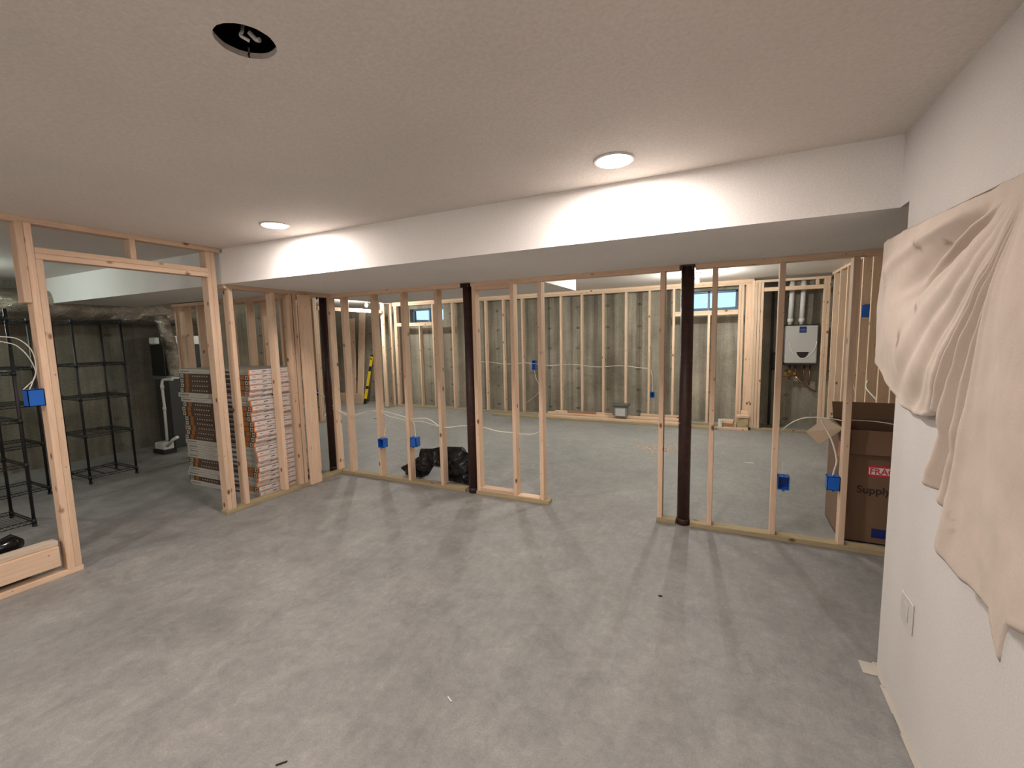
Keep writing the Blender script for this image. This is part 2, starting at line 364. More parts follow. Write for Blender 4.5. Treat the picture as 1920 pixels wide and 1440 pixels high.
# walls
bm = bmesh.new(); vs_ = [(-3.6, 0), (2.49, 0), (2.49, BZ), (2.60, BZ), (2.60, CH), (-3.6, CH)]
a_ = [bm.verts.new((0.672, y, z)) for y, z in vs_]; b_ = [bm.verts.new((0.80, y, z)) for y, z in vs_]
bm.faces.new(list(reversed(a_))); bm.faces.new(b_)
for i in range(6): bm.faces.new((a_[i], a_[(i + 1) % 6], b_[(i + 1) % 6], b_[i]))
bmesh.ops.recalc_face_normals(bm, faces=bm.faces[:])
struct('wall_right', bm, WALLP)
bm = bmesh.new()
for i in range(16):
    y = 2.46 - i * 0.14 + random.uniform(-.03, .03); 
    abox(bm, 0.655 + random.uniform(0, .01), 0.70, y - 0.09, y + .08, 0.0, random.uniform(.004, .012), 0.002)
abox(bm, 0.61, 0.72, 2.44, 2.53, 0, 0.005, 0.002)
MUD = plain('joint_compound', (0.50, 0.46, 0.40), .9)
struct('trim_2', bm, MUD)
struct('wall_back', box(-12, 2.2, -3.7, -3.6, 0, CH), WALLP)
struct('wall_hall', box(1.62, 1.75, -3.6, 9.0, 0, CH), CONC_Y)
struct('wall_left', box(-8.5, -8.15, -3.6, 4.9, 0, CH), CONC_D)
struct('wall_alcove', box(-10.2, -10.0, 4.9, 9.4, 0, CH), CONC_Y)
struct('wall_storage', box(-12, -8.15, 4.9, 5.1, 0, CH), CONC_X)
# far foundation wall with two window openings
FY0, FY1 = 8.78, 9.03
W1 = (-6.95, -5.98, 1.955, 2.30); W2 = (-0.80, 0.135, 1.955, 2.33)
bm = bmesh.new()
xs = [-10.2, W1[0], W1[1], W2[0], W2[1], 1.75]
for a, b_ in ((xs[0], xs[1]), (xs[2], xs[3]), (xs[4], xs[5])): abox(bm, a, b_, FY0, FY1, 0, CH)
for w in (W1, W2): abox(bm, w[0], w[1], FY0, FY1, 0, w[2]); abox(bm, w[0], w[1], FY0, FY1, w[3], CH)
struct('wall_far', bm, CONC_X)
WELL = plain('window_well_steel', (0.70, 0.74, 0.78), 0.5)
GRAV = plain('window_well_gravel', (0.35, 0.36, 0.36), 0.9)
for i, w in enumerate((W1, W2)):
    bm = bmesh.new(); x0, x1, z0, z1 = w; y = 8.90
    for q in ((x0, x1, z0, z0 + .035), (x0, x1, z1 - .035, z1), (x0, x0 + .035, z0, z1), (x1 - .035, x1, z0, z1), ((x0 + x1) / 2 - .018, (x0 + x1) / 2 + .018, z0, z1)):
        abox(bm, q[0], q[1], y, y + .06, q[2], q[3], .004)
    win = struct('window_%d' % (i + 1), bm, VINYL)
    g = link('window_pane', box(x0 + .02, x1 - .02, y + .025, y + .031, z0 + .02, z1 - .02), GLASS, win)
    bm = bmesh.new(); n = 20; cx = (x0 + x1) / 2; rw = (x1 - x0) / 2 + .12
    rows = []
    for k in range(n + 1):
        a = PI * k / n; rows.append([(cx + rw * math.cos(a), FY1 + 0.62 * math.sin(a), z) for z in [z0 - .25 + j * .045 for j in range(14)]])
    vs = [[bm.verts.new((p[0], p[1] + 0.012 * (j % 2), z0 - .25 + (p[2] - z0 + .25) * .62)) for j, p in enumerate(r)] for r in rows]
    for k in range(n):
        for j in range(13): bm.faces.new((vs[k][j], vs[k + 1][j], vs[k + 1][j + 1], vs[k][j + 1]))
    abox(bm, cx - rw, cx + rw, FY1, FY1 + .65, z0 - .1, z0 - .02, mi=1)
    struct('trim_%d' % (i + 3), bm, [WELL, GRAV])
# daylight falling down the window wells
for w in (W1, W2):
    l = area_lamp('daylight_lamp', ((w[0] + w[1]) / 2, 9.35, 2.75 + .1), 0.7, 0.0, (0.6, 0.8, 1.0)); bpy.data.objects.remove(l)

# ================================================================== framing
def frame(name, loc, label, group=None): return thing(name, loc, label, 'wall frame', group)
def stud_x(par, x, y, z0, z1, dx=S, dy=D, name='stud', mats=SPRUCE, jit=0.0):      # vertical member, footprint dx by dy
    return link(name, box(x, x + dx, y, y + dy, z0, z1, .0025), mats[2], par)
def plate(par, x0, x1, y0, y1, z0, z1, name='top_plate', mats=SPRUCE):
    ax = 0 if (x1 - x0) > (y1 - y0) else 1
    if z1 - z0 > max(x1 - x0, y1 - y0): ax = 2
    return link(name, box(x0, x1, y0, y1, z0, z1, .0025), mats[ax], par)
PY = 3.83
# partition left of the doorway (up to column, and short piece beyond it)
f1 = frame('stud_partition', (-3.4, PY, 0), 'long bare stud partition holding two blue boxes, between the first and second dark steel columns')
plate(f1, -4.25, -2.42, PY, PY + D, 0, S, 'bottom_plate', TREAT)
plate(f1, -4.25, -2.40, PY, PY + D, BZ - S, BZ, 'top_plate')
for x in (-4.24, -4.02, -3.57, -3.155, -2.72): stud_x(f1, x, PY, S, BZ - S)
f2 = frame('stud_partition', (-1.9, PY, 0), 'narrow bare stud partition beside the open doorway, right of the middle dark column')
plate(f2, -2.285, -1.49, PY - .005, PY + D, 0, S, 'bottom_plate', TREAT)
plate(f2, -2.235, -1.86, PY, PY + D, S, 2 * S, 'bottom_plate')
plate(f2, -1.82, -1.585, PY, PY + D, S, S + .012, 'bottom_plate')
plate(f2, -2.285, -0.36, PY, PY + D, BZ - S, BZ, 'top_plate')
plate(f2, -2.235, -1.86, PY, PY + D, BZ - 2 * S, BZ - S, 'top_plate')
for x in (-2.273, -1.86, -1.58): stud_x(f2, x, PY, S, BZ - S)
f3 = frame('stud_partition', (-0.45, PY, 0), 'single doorway stud on its own short floor block, left of the column by the bulb')
plate(f3, -0.512, -0.358, PY - .01, PY + D, 0, S, 'bottom_plate', TREAT)
stud_x(f3, -0.505, PY, S, BZ - S)
f4 = frame('stud_partition', (0.6, PY, 0), 'bare stud partition with two blue boxes in front of the big cardboard box')
plate(f4, -0.245, 1.6, PY - .005, PY + D, 0, S, 'bottom_plate', TREAT)
plate(f4, -0.245, 1.6, PY, PY + D, BZ - S, BZ, 'top_plate')
for x in (-0.12, 0.326, 0.76, 1.17): stud_x(f4, x, PY, S, BZ - S)
# wing along X = -4.16
WX = -4.16 - D
f5 = frame('stud_wing', (WX, 3.1, 0), 'short bare stud wall in front of the stacked flooring cartons')
plate(f5, WX, WX + D, 2.45, 3.83, 0, S, 'bottom_plate', TREAT)
plate(f5, WX, WX + D, 2.605, 3.83, BZ - S, BZ, 'top_plate')
link('stud', box(WX, WX + D, 2.465, 2.503, S, CH - S, .0025), SPRUCE[2], f5)
link('stud', box(WX, WX + D, 2.504, 2.545, S, CH - S, .0025), SPRUCE[2], f5)
for y in (2.64, 3.072, 3.265): link('stud', box(WX, WX + D, y, y + S, S, BZ - S, .0025), SPRUCE[2], f5)
link('stud', box(WX, WX + D, 3.315, 3.353, S, BZ - S, .0025), SPRUCE[2], f5)
link('face_board', box(-4.159, -4.121, 3.37, 3.51, .004, BZ - S, .0025), SPRUCE[2], f5)
# left wall with door header
f6 = frame('doorway_frame', (-4.17, 1.9, 0), 'tall left doorway frame with double header and cripple stud under the ceiling')
LX = -4.13 - D
plate(f6, LX, LX + D, -1.4, 2.58, CH - S, CH, 'top_plate')
link('king_stud', box(LX, LX + D, 1.323, 1.361, S, CH - S, .0025), SPRUCE[2], f6)
link('backing_block', box(LX, LX + D, 1.283, 1.322, 1.888, CH - S, .0025), SPRUCE[2], f6)
link('jack_stud', box(LX, LX + D, 1.3615, 1.399, S, 2.176, .0025), SPRUCE[2], f6)
link('header', box(LX, LX + D, 1.362, 2.464, 2.177, 2.215, .0025), SPRUCE[1], f6)
link('header', box(LX, LX + D, 1.362, 2.464, 2.216, 2.254, .0025), SPRUCE[1], f6)
link('cripple_stud', box(LX, LX + D, 1.897, 1.935, 2.255, CH - S, .0025), SPRUCE[2], f6)
plate(f6, LX, LX + D, -1.4, 1.405, 0, S, 'bottom_plate', SPRUCE)
link('low_board', box(-4.168, LX + D, -0.8, 1.29, 0.084, 0.225, .0025), SPRUCE[1], f6)
link('ledge_board', box(LX - .01, LX + D - .02, -0.8, 1.295, 0.226, 0.262, .0025), PLY, f6)
for y in (0.80, 0.39, -0.02, -1.38): link('stud', box(LX, LX + D, y, y + S, S, CH - S, .0025), SPRUCE[2], f6)
# stud wall behind the cartons
f7 = frame('stud_partition', (-5.5, 3.55, 0), 'bare stud wall under the soffit directly behind the flooring carton stacks')
plate(f7, -6.85, -4.30, 3.55, 3.55 + D, BZ - S, BZ, 'top_plate'); plate(f7, -6.85, -4.30, 3.55, 3.55 + D, 0, S, 'bottom_plate', TREAT)
for x in (-6.80, -6.68, -6.64, -6.60, -6.30, -5.66, -5.30, -4.70): stud_x(f7, x, 3.55, S, BZ - S)
f8 = frame('stud_partition', (-5.2, 3.72, 0), 'second row of bare studs set close behind the wall at the cartons')
plate(f8, -6.0, -4.50, 3.72, 3.72 + D, BZ - S, BZ, 'top_plate'); plate(f8, -6.0, -4.50, 3.72, 3.72 + D, 0, S, 'bottom_plate', TREAT)
for x in (-5.95, -5.54, -5.26, -4.85, -4.56): stud_x(f8, x, 3.72, S, BZ - S)
# far wall framing
FY = 8.32
f9 = frame('stud_wall', (-3.5, FY, 0), 'long bare stud wall against the grey concrete at the far end, between the two small windows')
plate(f9, -7.1, 0.36, FY, FY + D, CH - 2 * S - .01, CH - S - .01, 'top_plate'); plate(f9, -7.1, 0.36, FY, FY + D, 0, S, 'bottom_plate', TREAT)
plate(f9, -7.1, 0.36, FY, FY + D, CH - S - .009, CH - .001, 'top_plate')
zt = CH - 2 * S - .01
for x in (-5.47, -5.03, -4.64, -4.22, -3.79, -3.38, -2.965, -2.545, -2.13, -1.71, -1.295, -0.885, 0.14, 0.18, 0.245, 0.285, 0.32): stud_x(f9, x, FY, S, zt)
link('corner_board', box(0.243, 0.362, FY - .04, FY - .002, S, zt, .002), SPRUCE[2], f9)
for x in (-7.06, -7.02, -5.985): stud_x(f9, x, FY, S, zt)
for x0, x1, cs in ((-6.98, -5.99, (-6.75, -6.36)), (-0.845, 0.138, (-0.70, -0.32))):
    plate(f9, x0, x1, FY, FY + D, 1.885, 1.885 + S, 'sill_plate'); plate(f9, x0, x1, FY, FY + D, 1.924, 1.924 + S, 'sill_plate')
    for x in cs: stud_x(f9, x, FY, S, 1.884, name='cripple_stud')
# side wall at X = -7.1 with a wide opening
f10 = frame('opening_frame', (-7.12, 7.2, 0), 'brightly lit framed opening with a low header at the far left, beside the level')
sx = -7.1 - D
link('header', box(sx, sx + D, 6.2, 7.98, 2.185, 2.255, .003), SPRUCE[1], f10)
plate(f10, sx, sx + D, 5.5, 6.205, CH - S, CH - .001, 'top_plate'); plate(f10, sx, sx + D, 8.0, 8.31, CH - S, CH - .001, 'top_plate')
for y in (8.02, 8.27): link('stud', box(sx, sx + D, y, y + S, S, CH - S, .0025), SPRUCE[2], f10)
plate(f10, sx, sx + D, 8.0, 8.31, 0, S, 'bottom_plate', TREAT)
for y in (6.09, 6.13, 6.17, 5.7): link('stud', box(sx, sx + D, y, y + S, S, CH - S if y < 6.15 else 2.184, .0025), SPRUCE[2], f10)
plate(f10, sx, sx + D, 5.5, 6.21, 0, S, 'bottom_plate', TREAT)
for y in (6.95,): link('cripple_stud', box(sx, sx + D, y, y + S, 2.256, CH - .002, .0025), SPRUCE[2], f10)
# heater closet framing
CY = 8.13
f11 = frame('closet_frame', (0.9, CY, 0), 'framed closet opening around the wall-hung water heater')
for x in (0.365, 0.407, 0.449, 1.275, 1.315): stud_x(f11, x, CY, S, 2.395 - S)
plate(f11, 0.365, 1.355, CY, CY + D, 2.395 - S, 2.395, 'top_plate'); plate(f11, 0.365, 1.60, CY, CY + D, 0, S, 'bottom_plate', TREAT)
plate(f11, 0.488, 1.274, CY, CY + D, 2.215, 2.215 + .06, 'header')
link('side_board', box(0.325, 0.363, CY, FY - .042, S, 2.395, .002), SPRUCE[2], f11)
for x in (1.17,): stud_x(f11, x, CY, 2.276, 2.356, name='cripple_stud')
# right wall of the back room
f12 = frame('stud_wall', (1.40, 6.0, 0), 'bare stud wall running back along the right behind the cardboard box')
plate(f12, 1.36, 1.36 + D, 4.2, CY - .002, CH - S, CH - .001, 'top_plate'); plate(f12, 1.36, 1.36 + D, 4.2, CY - .002, 0, S, 'bottom_plate', TREAT)
for y in (7.95, 7.55, 7.14, 6.73, 6.40, 6.0, 5.58, 5.2, 4.8, 4.45): link('stud', box(1.36, 1.36 + D, y, y + S, S, CH - S, .0025), SPRUCE[2], f12)

# ================================================================== steel columns
for (cx, cy, lab) in ((-4.372, 3.905, 'dark red-brown steel column at the corner behind the flooring cartons wall'), (-2.343, 3.878, 'dark red-brown steel column beside the black garbage bag'), (-0.302, 3.878, 'dark red-brown steel column in front of the lit bulb')):
    t = thing('steel_column', (cx, cy, 0), lab, 'column', 'steel support columns')
    bm = bmesh.new(); lathe(bm, (cx, cy), [(.0495, .0), (.0495, BZ - .012)], 32); link('shaft', bm, COL, t)
    bm = bmesh.new(); abox(bm, cx - .05, cx + .05, cy - .05, cy + .05, BZ - .012, BZ - .001, .001); abox(bm, cx - .05, cx - .035, cy - .06, cy - .045, BZ - .045, BZ - .01, .001); abox(bm, cx + .03, cx + .045, cy - .06, cy - .045, BZ - .04, BZ - .01, .001)
    link('cap_plate', bm, COL, t)
    bm = bmesh.new(); lathe(bm, (cx, cy), [(.0525, 0.0), (.0525, .045), (.050, .05)], 32); link('base_collar', bm, COL, t)

# ================================================================== lights
def downlight(x, y, lab, w):
    t = thing('recessed_light', (x, y, CH), lab, 'ceiling light', 'recessed ceiling lights')
    bm = bmesh.new(); lathe(bm, (x, y), [(.098, CH - .0005), (.098, CH - .004), (.090, CH - .008), (.084, CH - .006)], 40); link('trim_ring', bm, WHITEP, t)
    bm = bmesh.new(); lathe(bm, (x, y), [(.084, CH - .006), (.083, CH - .0095), (.060, CH - .0105)], 40); link('lens', bm, LENS, t)
    a = area_lamp('recessed_light_lamp', (x, y, CH - .013), .16, w, WARM); a.data.spread = math.radians(180); a.parent = t; a.location = (0, 0, -.013)
downlight(-0.522, 2.268, 'round lit recessed ceiling light, nearer and larger of the two by the soffit', CAN_W)
downlight(-2.979, 2.271, 'round lit recessed ceiling light at the left end of the soffit', CAN_W)
for i, (x, y) in enumerate(((-0.52, -1.0), (-2.98, -1.0))):
    downlight(x, y, ['round recessed ceiling light behind the camera near the right wall', 'round recessed ceiling light behind the camera near the left frame'][i], REAR_W)
def bare_bulb(x, y, z, w, col, lab):
    t = thing('bare_bulb', (x, y, CH), lab, 'light bulb', 'bare bulbs')
    bm = bmesh.new(); lathe(bm, (x, y), [(.055, CH - .001), (.055, CH - .02), (.028, CH - .035), (.026, z + .06)], 24); link('lamp_holder', bm, WHITEP, t)
    bm = bmesh.new(); lathe(bm, (x, y), [(.014, z + .062), (.016, z + .045), (.028, z + .02), (.031, z), (.026, z - .02), (.012, z - .031)], 24); link('bulb', bm, BULB, t, smooth=True)
    p = point_lamp('bulb_lamp', (x, y, z), .035, w, col); p.parent = t; p.location = (0, 0, z - CH - .045)
bare_bulb(-0.42, 6.98, 2.325, BULB_W, NEUT, 'glowing bare bulb in the back room, seen beside the right column')
bare_bulb(-6.99, 7.38, 2.325, BULB_W, NEUT, 'glowing bare bulb at the far left by the framed opening')
bare_bulb(-3.3, 6.3, 2.325, BULB_W * .7, NEUT, 'added unseen bare bulb at the middle of the back room ceiling')  # extra bulb hidden by the soffit, added to light the back room
bare_bulb(-1.0, 5.1, 2.325, BULB_W * .28, NEUT, 'added hidden bare bulb just behind the soffit over the back room floor')  # another added bulb, out of view, to lift the back room floor
bare_bulb(-6.75, 1.35, 2.325, SIDE_W, COOL, 'bare bulb over the shelves in the left side room')

# invented tripod lamp behind the camera, added to brighten ceiling and beam
t = thing('added_fill_light', (-2.3, -3.1, 0), 'added tripod fill lamp standing unseen behind the camera near the back wall', 'fill light')
bm = bmesh.new(); tube(bm, [(-2.3, -3.1, .5), (-2.3, -3.1, 1.42)], .014, 12); link('pole', bm, BLK, t)
for k in range(3):
    a = 2 * PI * k / 3; bm = bmesh.new(); tube(bm, [(-2.3, -3.1, .62), (-2.3 + .45 * math.cos(a), -3.1 + .45 * math.sin(a), .01)], .010, 10); link('leg', bm, BLK, t)
bm = bmesh.new(); lathe(bm, (-2.3, -3.1), [(.02, 1.40), (.05, 1.43), (.05, 1.46), (.02, 1.47)], 20); link('socket', bm, YEL, t)
bm = bmesh.new(); lathe(bm, (-2.3, -3.1), [(.03, 1.471), (.09, 1.52), (.11, 1.60), (.09, 1.68), (.03, 1.72)], 24); link('globe', bm, LENS, t, smooth=True)
p = point_lamp('added_fill_lamp', (-2.3, -3.1, 1.6), .13, FILL_W, WARM); p.parent = t; p.location = (0, 0, 1.6)

# ================================================================== electrical boxes
def ebox(x, y, z, lab, w=.10, d=.075, h=.10, facing='-y', side=1):
    """open blue nail-on box, opening on the -Y side; x,y,z = centre"""
    t = thing('electrical_box', (x, y, z - h / 2), lab, 'electrical box', 'blue electrical boxes')
    bm = bmesh.new(); th = .004
    if facing in ('-y', '+y'):
        bs = 1 if facing == '-y' else -1
        yb = y + bs * (d / 2 - th / 2); abox(bm, x - w / 2, x + w / 2, yb - th / 2, yb + th / 2, z - h / 2, z + h / 2, mi=1 if bs > 0 else 0)
        abox(bm, x - w / 2, x - w / 2 + th, y - d / 2, y + d / 2, z - h / 2, z + h / 2); abox(bm, x + w / 2 - th, x + w / 2, y - d / 2, y + d / 2, z - h / 2, z + h / 2)
        abox(bm, x - w / 2, x + w / 2, y - d / 2, y + d / 2, z - h / 2, z - h / 2 + th); abox(bm, x - w / 2, x + w / 2, y - d / 2, y + d / 2, z + h / 2 - th, z + h / 2)
        link('box_body', bm, [BLUE, BLUEIN], t)
        bm = bmesh.new(); abox(bm, x - .008, x + .008, y - d / 2, y - d / 2 + .01, z + h / 2, z + h / 2 + .012); abox(bm, x - .008, x + .008, y - d / 2, y - d / 2 + .01, z - h / 2 - .012, z - h / 2); link('screw_tab', bm, BLUE, t)
    else:
        s = -1 if facing == '-x' else 1   # opening direction
        xa, xb = sorted((x - s * d / 2, x - s * (d / 2 - th))); abox(bm, xa, xb, y - w / 2, y + w / 2, z - h / 2, z + h / 2, mi=1 if s > 0 else 0)
        abox(bm, x - d / 2, x + d / 2, y - w / 2, y - w / 2 + th, z - h / 2, z + h / 2); abox(bm, x - d / 2, x + d / 2, y + w / 2 - th, y + w / 2, z - h / 2, z + h / 2)
        abox(bm, x - d / 2, x + d / 2, y - w / 2, y + w / 2, z - h / 2, z - h / 2 + th); abox(bm, x - d / 2, x + d / 2, y - w / 2, y + w / 2, z + h / 2 - th, z + h / 2)
        link('box_body', bm, [BLUE, BLUEIN], t)
    return t
ebox(-3.492, 3.828, .435, 'blue electrical box with a cable above it, left of the garbage bag', w=.076)
ebox(-3.077, 3.880, .47, 'blue electrical box directly above the black garbage bag', w=.076, facing='+y')
ebox(0.403, 3.840, .46, 'blue electrical box left of the cardboard box, facing the opening', w=.076)
ebox(0.719, 3.882, .485, 'blue electrical box with white cables in front of the cardboard box', w=.078, facing='+y')
ebox(LX + .048, 1.281, 1.262, 'blue electrical box on the left doorway frame with looping white cables', w=.082, d=.075, h=.112, facing='-x')
ebox(-3.535, FY + .05, 1.01, 'tall blue box on the far stud wall at switch height', w=.07, h=.19)
ebox(-1.215, FY + .05, .49, 'small blue box low on the far stud wall near its right end', w=.07, h=.10)
ebox(1.395, 6.30, 1.80, 'blue box high on the right stud wall just left of the drop cloth', w=.07, h=.14, facing='-x')
ebox(sx + .05, 6.06, .60, 'blue box low on the bright stud behind the corner column', w=.05, h=.10, facing='+x')

# ================================================================== cables
def cable(pts, lab, r=.0055, m=CABLE, flat=.55, n=8):
    bm = bmesh.new(); tube(bm, spline(pts, n), r, 8, flat=flat); o = link('electrical_cable', bm, m); return tag(o, lab, 'cable', 'white house-wiring cables')
cy = 3.875
cable([(-5.2, 4.4, .95), (-4.75, 4.05, .94), (-4.45, 3.97, .86), (-4.25, cy, .78), (-4.0, cy, .70), (-3.8, cy, .755), (-3.55, cy, .79), (-3.2, cy, .74), (-3.13, cy, .72), (-2.9, cy, .74), (-2.7, cy, .66), (-2.5, 3.97, .67), (-2.25, 3.96, .67), (-2.05, cy, .665), (-1.86, cy, .66)], 'white cable threaded through the left partition studs at knee height', r=.007)
cable([(-5.0, 4.5, .55), (-4.6, 4.0, .66), (-4.45, 3.96, .75), (-4.25, cy, .77), (-4.0, cy + .01, .72), (-3.78, cy + .01, .76), (-3.56, cy, .775), (-3.4, cy, .73), (-3.13, cy, .70), (-2.95, cy, .70), (-2.7, cy, .655)], 'second white cable sagging between the left partition studs', r=.006)
cable([(-3.30, 3.95, .775), (-3.42, 3.90, .70), (-3.50, 3.90, .60), (-3.52, 3.885, .487)], 'white cable bent down into the blue box left of the garbage bag')
cable([(-3.12, 3.885, .70), (-3.09, 3.895, .66), (-3.085, 3.895, .60), (-3.07, 3.885, .527)], 'white cable running down into the blue box above the garbage bag')
cable([(-1.86, cy, .655), (-1.70, 3.95, .645), (-1.60, 3.93, .70), (-1.585, 3.90, .78)], 'white cable loop hung between the two studs of the narrow partition', r=.007)
cable([(0.345, 3.93, .72), (0.40, 3.90, .86), (0.52, 3.86, .955), (0.70, 3.85, .96), (0.80, 3.86, .93)], 'white cable arcing between two studs over the cardboard flap')
cable([(0.80, 3.94, .945), (1.00, 4.0, .93), (1.17, 3.95, .90), (1.5, 3.95, .80)], 'white cable running right along the open cardboard box')
cable([(0.64, 3.95, .93), (0.70, 3.90, .80), (0.735, 3.885, .66), (0.725, 3.88, .58), (0.715, 3.87, .538)], 'thick white cable curving down into the blue box at the cardboard box', r=.008)
cable([(0.40, 3.885, .60), (0.402, 3.88, .56), (0.405, 3.875, .512)], 'short white cable end above the blue box facing the opening')
cable([(LX + .05, .55, 1.60), (LX + .05, 1.02, 1.665), (LX + .05, 1.18, 1.667), (LX + .05, 1.25, 1.645), (LX + .05, 1.300, 1.57), (LX + .05, 1.308, 1.45), (LX + .05, 1.28, 1.36), (LX + .05, 1.262, 1.318)], 'upper white cable looping down to the blue box on the left doorway frame', r=.006)
cable([(LX + .03, .55, 1.57), (LX + .03, 1.05, 1.64), (LX + .03, 1.20, 1.628), (LX + .03, 1.26, 1.58), (LX + .03, 1.300, 1.49), (LX + .03, 1.305, 1.40), (LX + .03, 1.24, 1.318)], 'lower white cable looping down to the blue box on the left doorway frame', r=.006)
pts = []
for k in range(20): pts.append((-4.9 + k * .1915, FY + .05, 1.03 + .018 * math.sin(k * 1.25) - .008 * k * .5 + .03))
cable(pts, 'white cable strung across the far stud wall at waist height', r=.011, n=4)
cable([(-1.27, FY + .04, .97), (-1.235, FY + .03, .9), (-1.21, FY + .04, .7), (-1.215, FY + .04, .54)], 'white cable dropping to the small blue box on the far wall', r=.006)
cable([(-3.535, FY + .04, .91), (-3.50, FY + .04, .75), (-3.42, FY + .03, .50), (-3.7, FY + .03, .25), (-3.8, FY + .03, .30)], 'white cable dropping below the tall blue box on the far wall', r=.006)
cable([(1.38, 6.76, .98), (1.30, 6.60, 1.05), (1.33, 6.45, .98), (1.37, 6.42, .80), (1.34, 6.3, .55)], 'white cable hanging from the right stud wall above the cardboard box', r=.008)
cable([(1.38, 6.02, 1.05), (1.33, 5.85, .98), (1.37, 5.62, .88)], 'short white cable between studs of the right wall', r=.008)

# ================================================================== flooring cartons
CTH = .0528; CW = .305; CL = 1.20
cart_side = {
 'brown': plain('carton_brown_print', (0.085, 0.05, 0.035), 0.45), 'grey': plain('carton_grey_print', (0.34, 0.32, 0.28), 0.45)}
C_OR = plain('carton_orange', (0.72, 0.19, 0.03), 0.5); C_WH = plain('carton_white', (0.80, 0.73, 0.69), 0.5); C_DK = plain('carton_dark_ink', (0.06, 0.05, 0.06), 0.5)
C_TAN = plain('carton_amber_band', (0.30, 0.115, 0.03), 0.5); C_GRY = plain('carton_grey_band', (0.22, 0.19, 0.18), 0.45); C_LG = plain('carton_pale_label', (0.50, 0.47, 0.41), 0.5); C_PL = plain('carton_dark_plank_print', (0.03, 0.02, 0.022), .45)
CM = [cart_side['brown'], cart_side['grey'], C_OR, C_WH, C_DK, C_TAN, C_GRY, C_LG, C_PL]
def q_front(bm, x0, x1, z0, z1, mi, y=-.0006):
    f = bm.faces.new([bm.verts.new(p) for p in ((x0, y, z0), (x1, y, z0), (x1, y, z1), (x0, y, z1))]); f.material_index = mi
def q_end(bm, y0, y1, z0, z1, mi, x=CL + .0006):
    f = bm.faces.new([bm.verts.new(p) for p in ((x, y0, z0), (x, y1, z0), (x, y1, z1), (x, y0, z1))]); f.material_index = mi
def carton_meshes(kind, seed):
    rnd = random.Random(seed)
    bm = bmesh.new(); abox(bm, 0, CL, 0, CW, 0.0006, CTH - .0006, .0015, mi=0 if kind == 'brown' else 1)
    for f in bm.faces:
        if f.normal.x > .9: f.material_index = 3
        if f.normal.z > .9: f.material_index = 1
    body = bpy.data.meshes.new('carton_body'); bm.to_mesh(body); bm.free()
    for m in CM: body.materials.append(m)
    bm = bmesh.new(); h = CTH; a, z = .006, CTH - .006
    if kind == 'brown':
        q_front(bm, .02, .075, a, z, 7); q_front(bm, .035, .06, .018, .036, 4, -.0009)
        q_front(bm, .115, .175, .001, h - .001, 5)
        x = .24
        for k in range(7):
            q_front(bm, x, x + .014 + rnd.random() * .006, .021, .033, 7); x += .043
        q_front(bm, .60, .70, .010, .018, 6); q_front(bm, .63, 1.0, .022, .042, 8); q_front(bm, .66, .95, .006, .018, 6)
        q_front(bm, 1.04, 1.13, .004, h - .004, 5); q_front(bm, 1.145, 1.19, a, z, 7); q_front(bm, 1.158, 1.178, .016, .036, 4, -.0009)
    else:
        q_front(bm, .0, .56, .003, h - .003, 7); q_front(bm, .03, .20, .020, .034, 6, -.0009); q_front(bm, .22, .5, .030, .033, 6, -.0009); q_front(bm, .22, .45, .018, .021, 6, -.0009)
        q_front(bm, .62, .78, .010, .022, 8); q_front(bm, .80, .95, .015, .040, 4); q_front(bm, 1.0, 1.14, .036, .039, 7); q_front(bm, 1.0, 1.17, .014, .019, 6)
    q_end(bm, 0, .012, 0.001, h - .001, 2); q_end(bm, .012, .12, .006, .011, 2)
    q_end(bm, .04, .075, .030, .035, 6, CL + .0009); q_end(bm, .15, .20, .029, .037, 4); q_end(bm, .21, .25, .031, .034, 6); q_end(bm, .268, .29, .024, .042, 4)
    q_end(bm, .13, .17, .012, .016, 6)
    lab = bpy.data.meshes.new('carton_label'); bm.to_mesh(lab); bm.free()
    for m in CM: lab.materials.append(m)
    return body, lab
protos = {'brown': carton_meshes('brown', 1), 'grey': carton_meshes('grey', 2)}
ORD = ['topmost', 'second', 'third', 'fourth', 'fifth', 'sixth', 'seventh', 'eighth', 'ninth', 'tenth', 'eleventh', 'twelfth', 'thirteenth', 'fourteenth', 'fifteenth', 'sixteenth', 'seventeenth', 'eighteenth', 'nineteenth', 'twentieth', 'twenty-first', 'twenty-second', 'twenty-third', 'twenty-fourth', 'lowest']
kinds = ['grey', 'brown', 'brown', 'brown', 'brown', 'grey', 'grey', 'brown', 'brown', 'brown', 'brown', 'brown', 'brown', 'brown', 'brown', 'grey', 'grey', 'grey', 'grey', 'brown', 'brown', 'grey', 'grey', 'brown', 'grey']
for si, (sy, sname) in enumerate(((2.875, 'front'), (3.19, 'rear'))):
    rnd = random.Random(5 + si)
    for k in range(25):
        kd = kinds[k] if si == 0 else rnd.choice(['grey', 'brown'])
        body, lab = protos[kd]
        o = bpy.data.objects.new('flooring_carton', body); C.objects.link(o)
        dx = rnd.uniform(-.03, .03) if rnd.random() < .5 else rnd.uniform(-.01, .01)
        if si == 0 and k in (5, 6): dx -= .03
        if si == 0 and 10 <= k: dx += .02
        o.location = (-5.535 + dx, sy + rnd.uniform(-.003, .003), (24 - k) * CTH)
        pos = ORD[k] if k < 24 else 'lowest'
        tag(o, ('%s carton of the %s flooring stack behind the wing studs, %s long side' % (pos, sname, 'brown printed' if kd == 'brown' else 'pale grey')) , 'flooring carton', 'stacked flooring cartons')
        l = bpy.data.objects.new('printed_label', lab); C.objects.link(l); l.parent = o

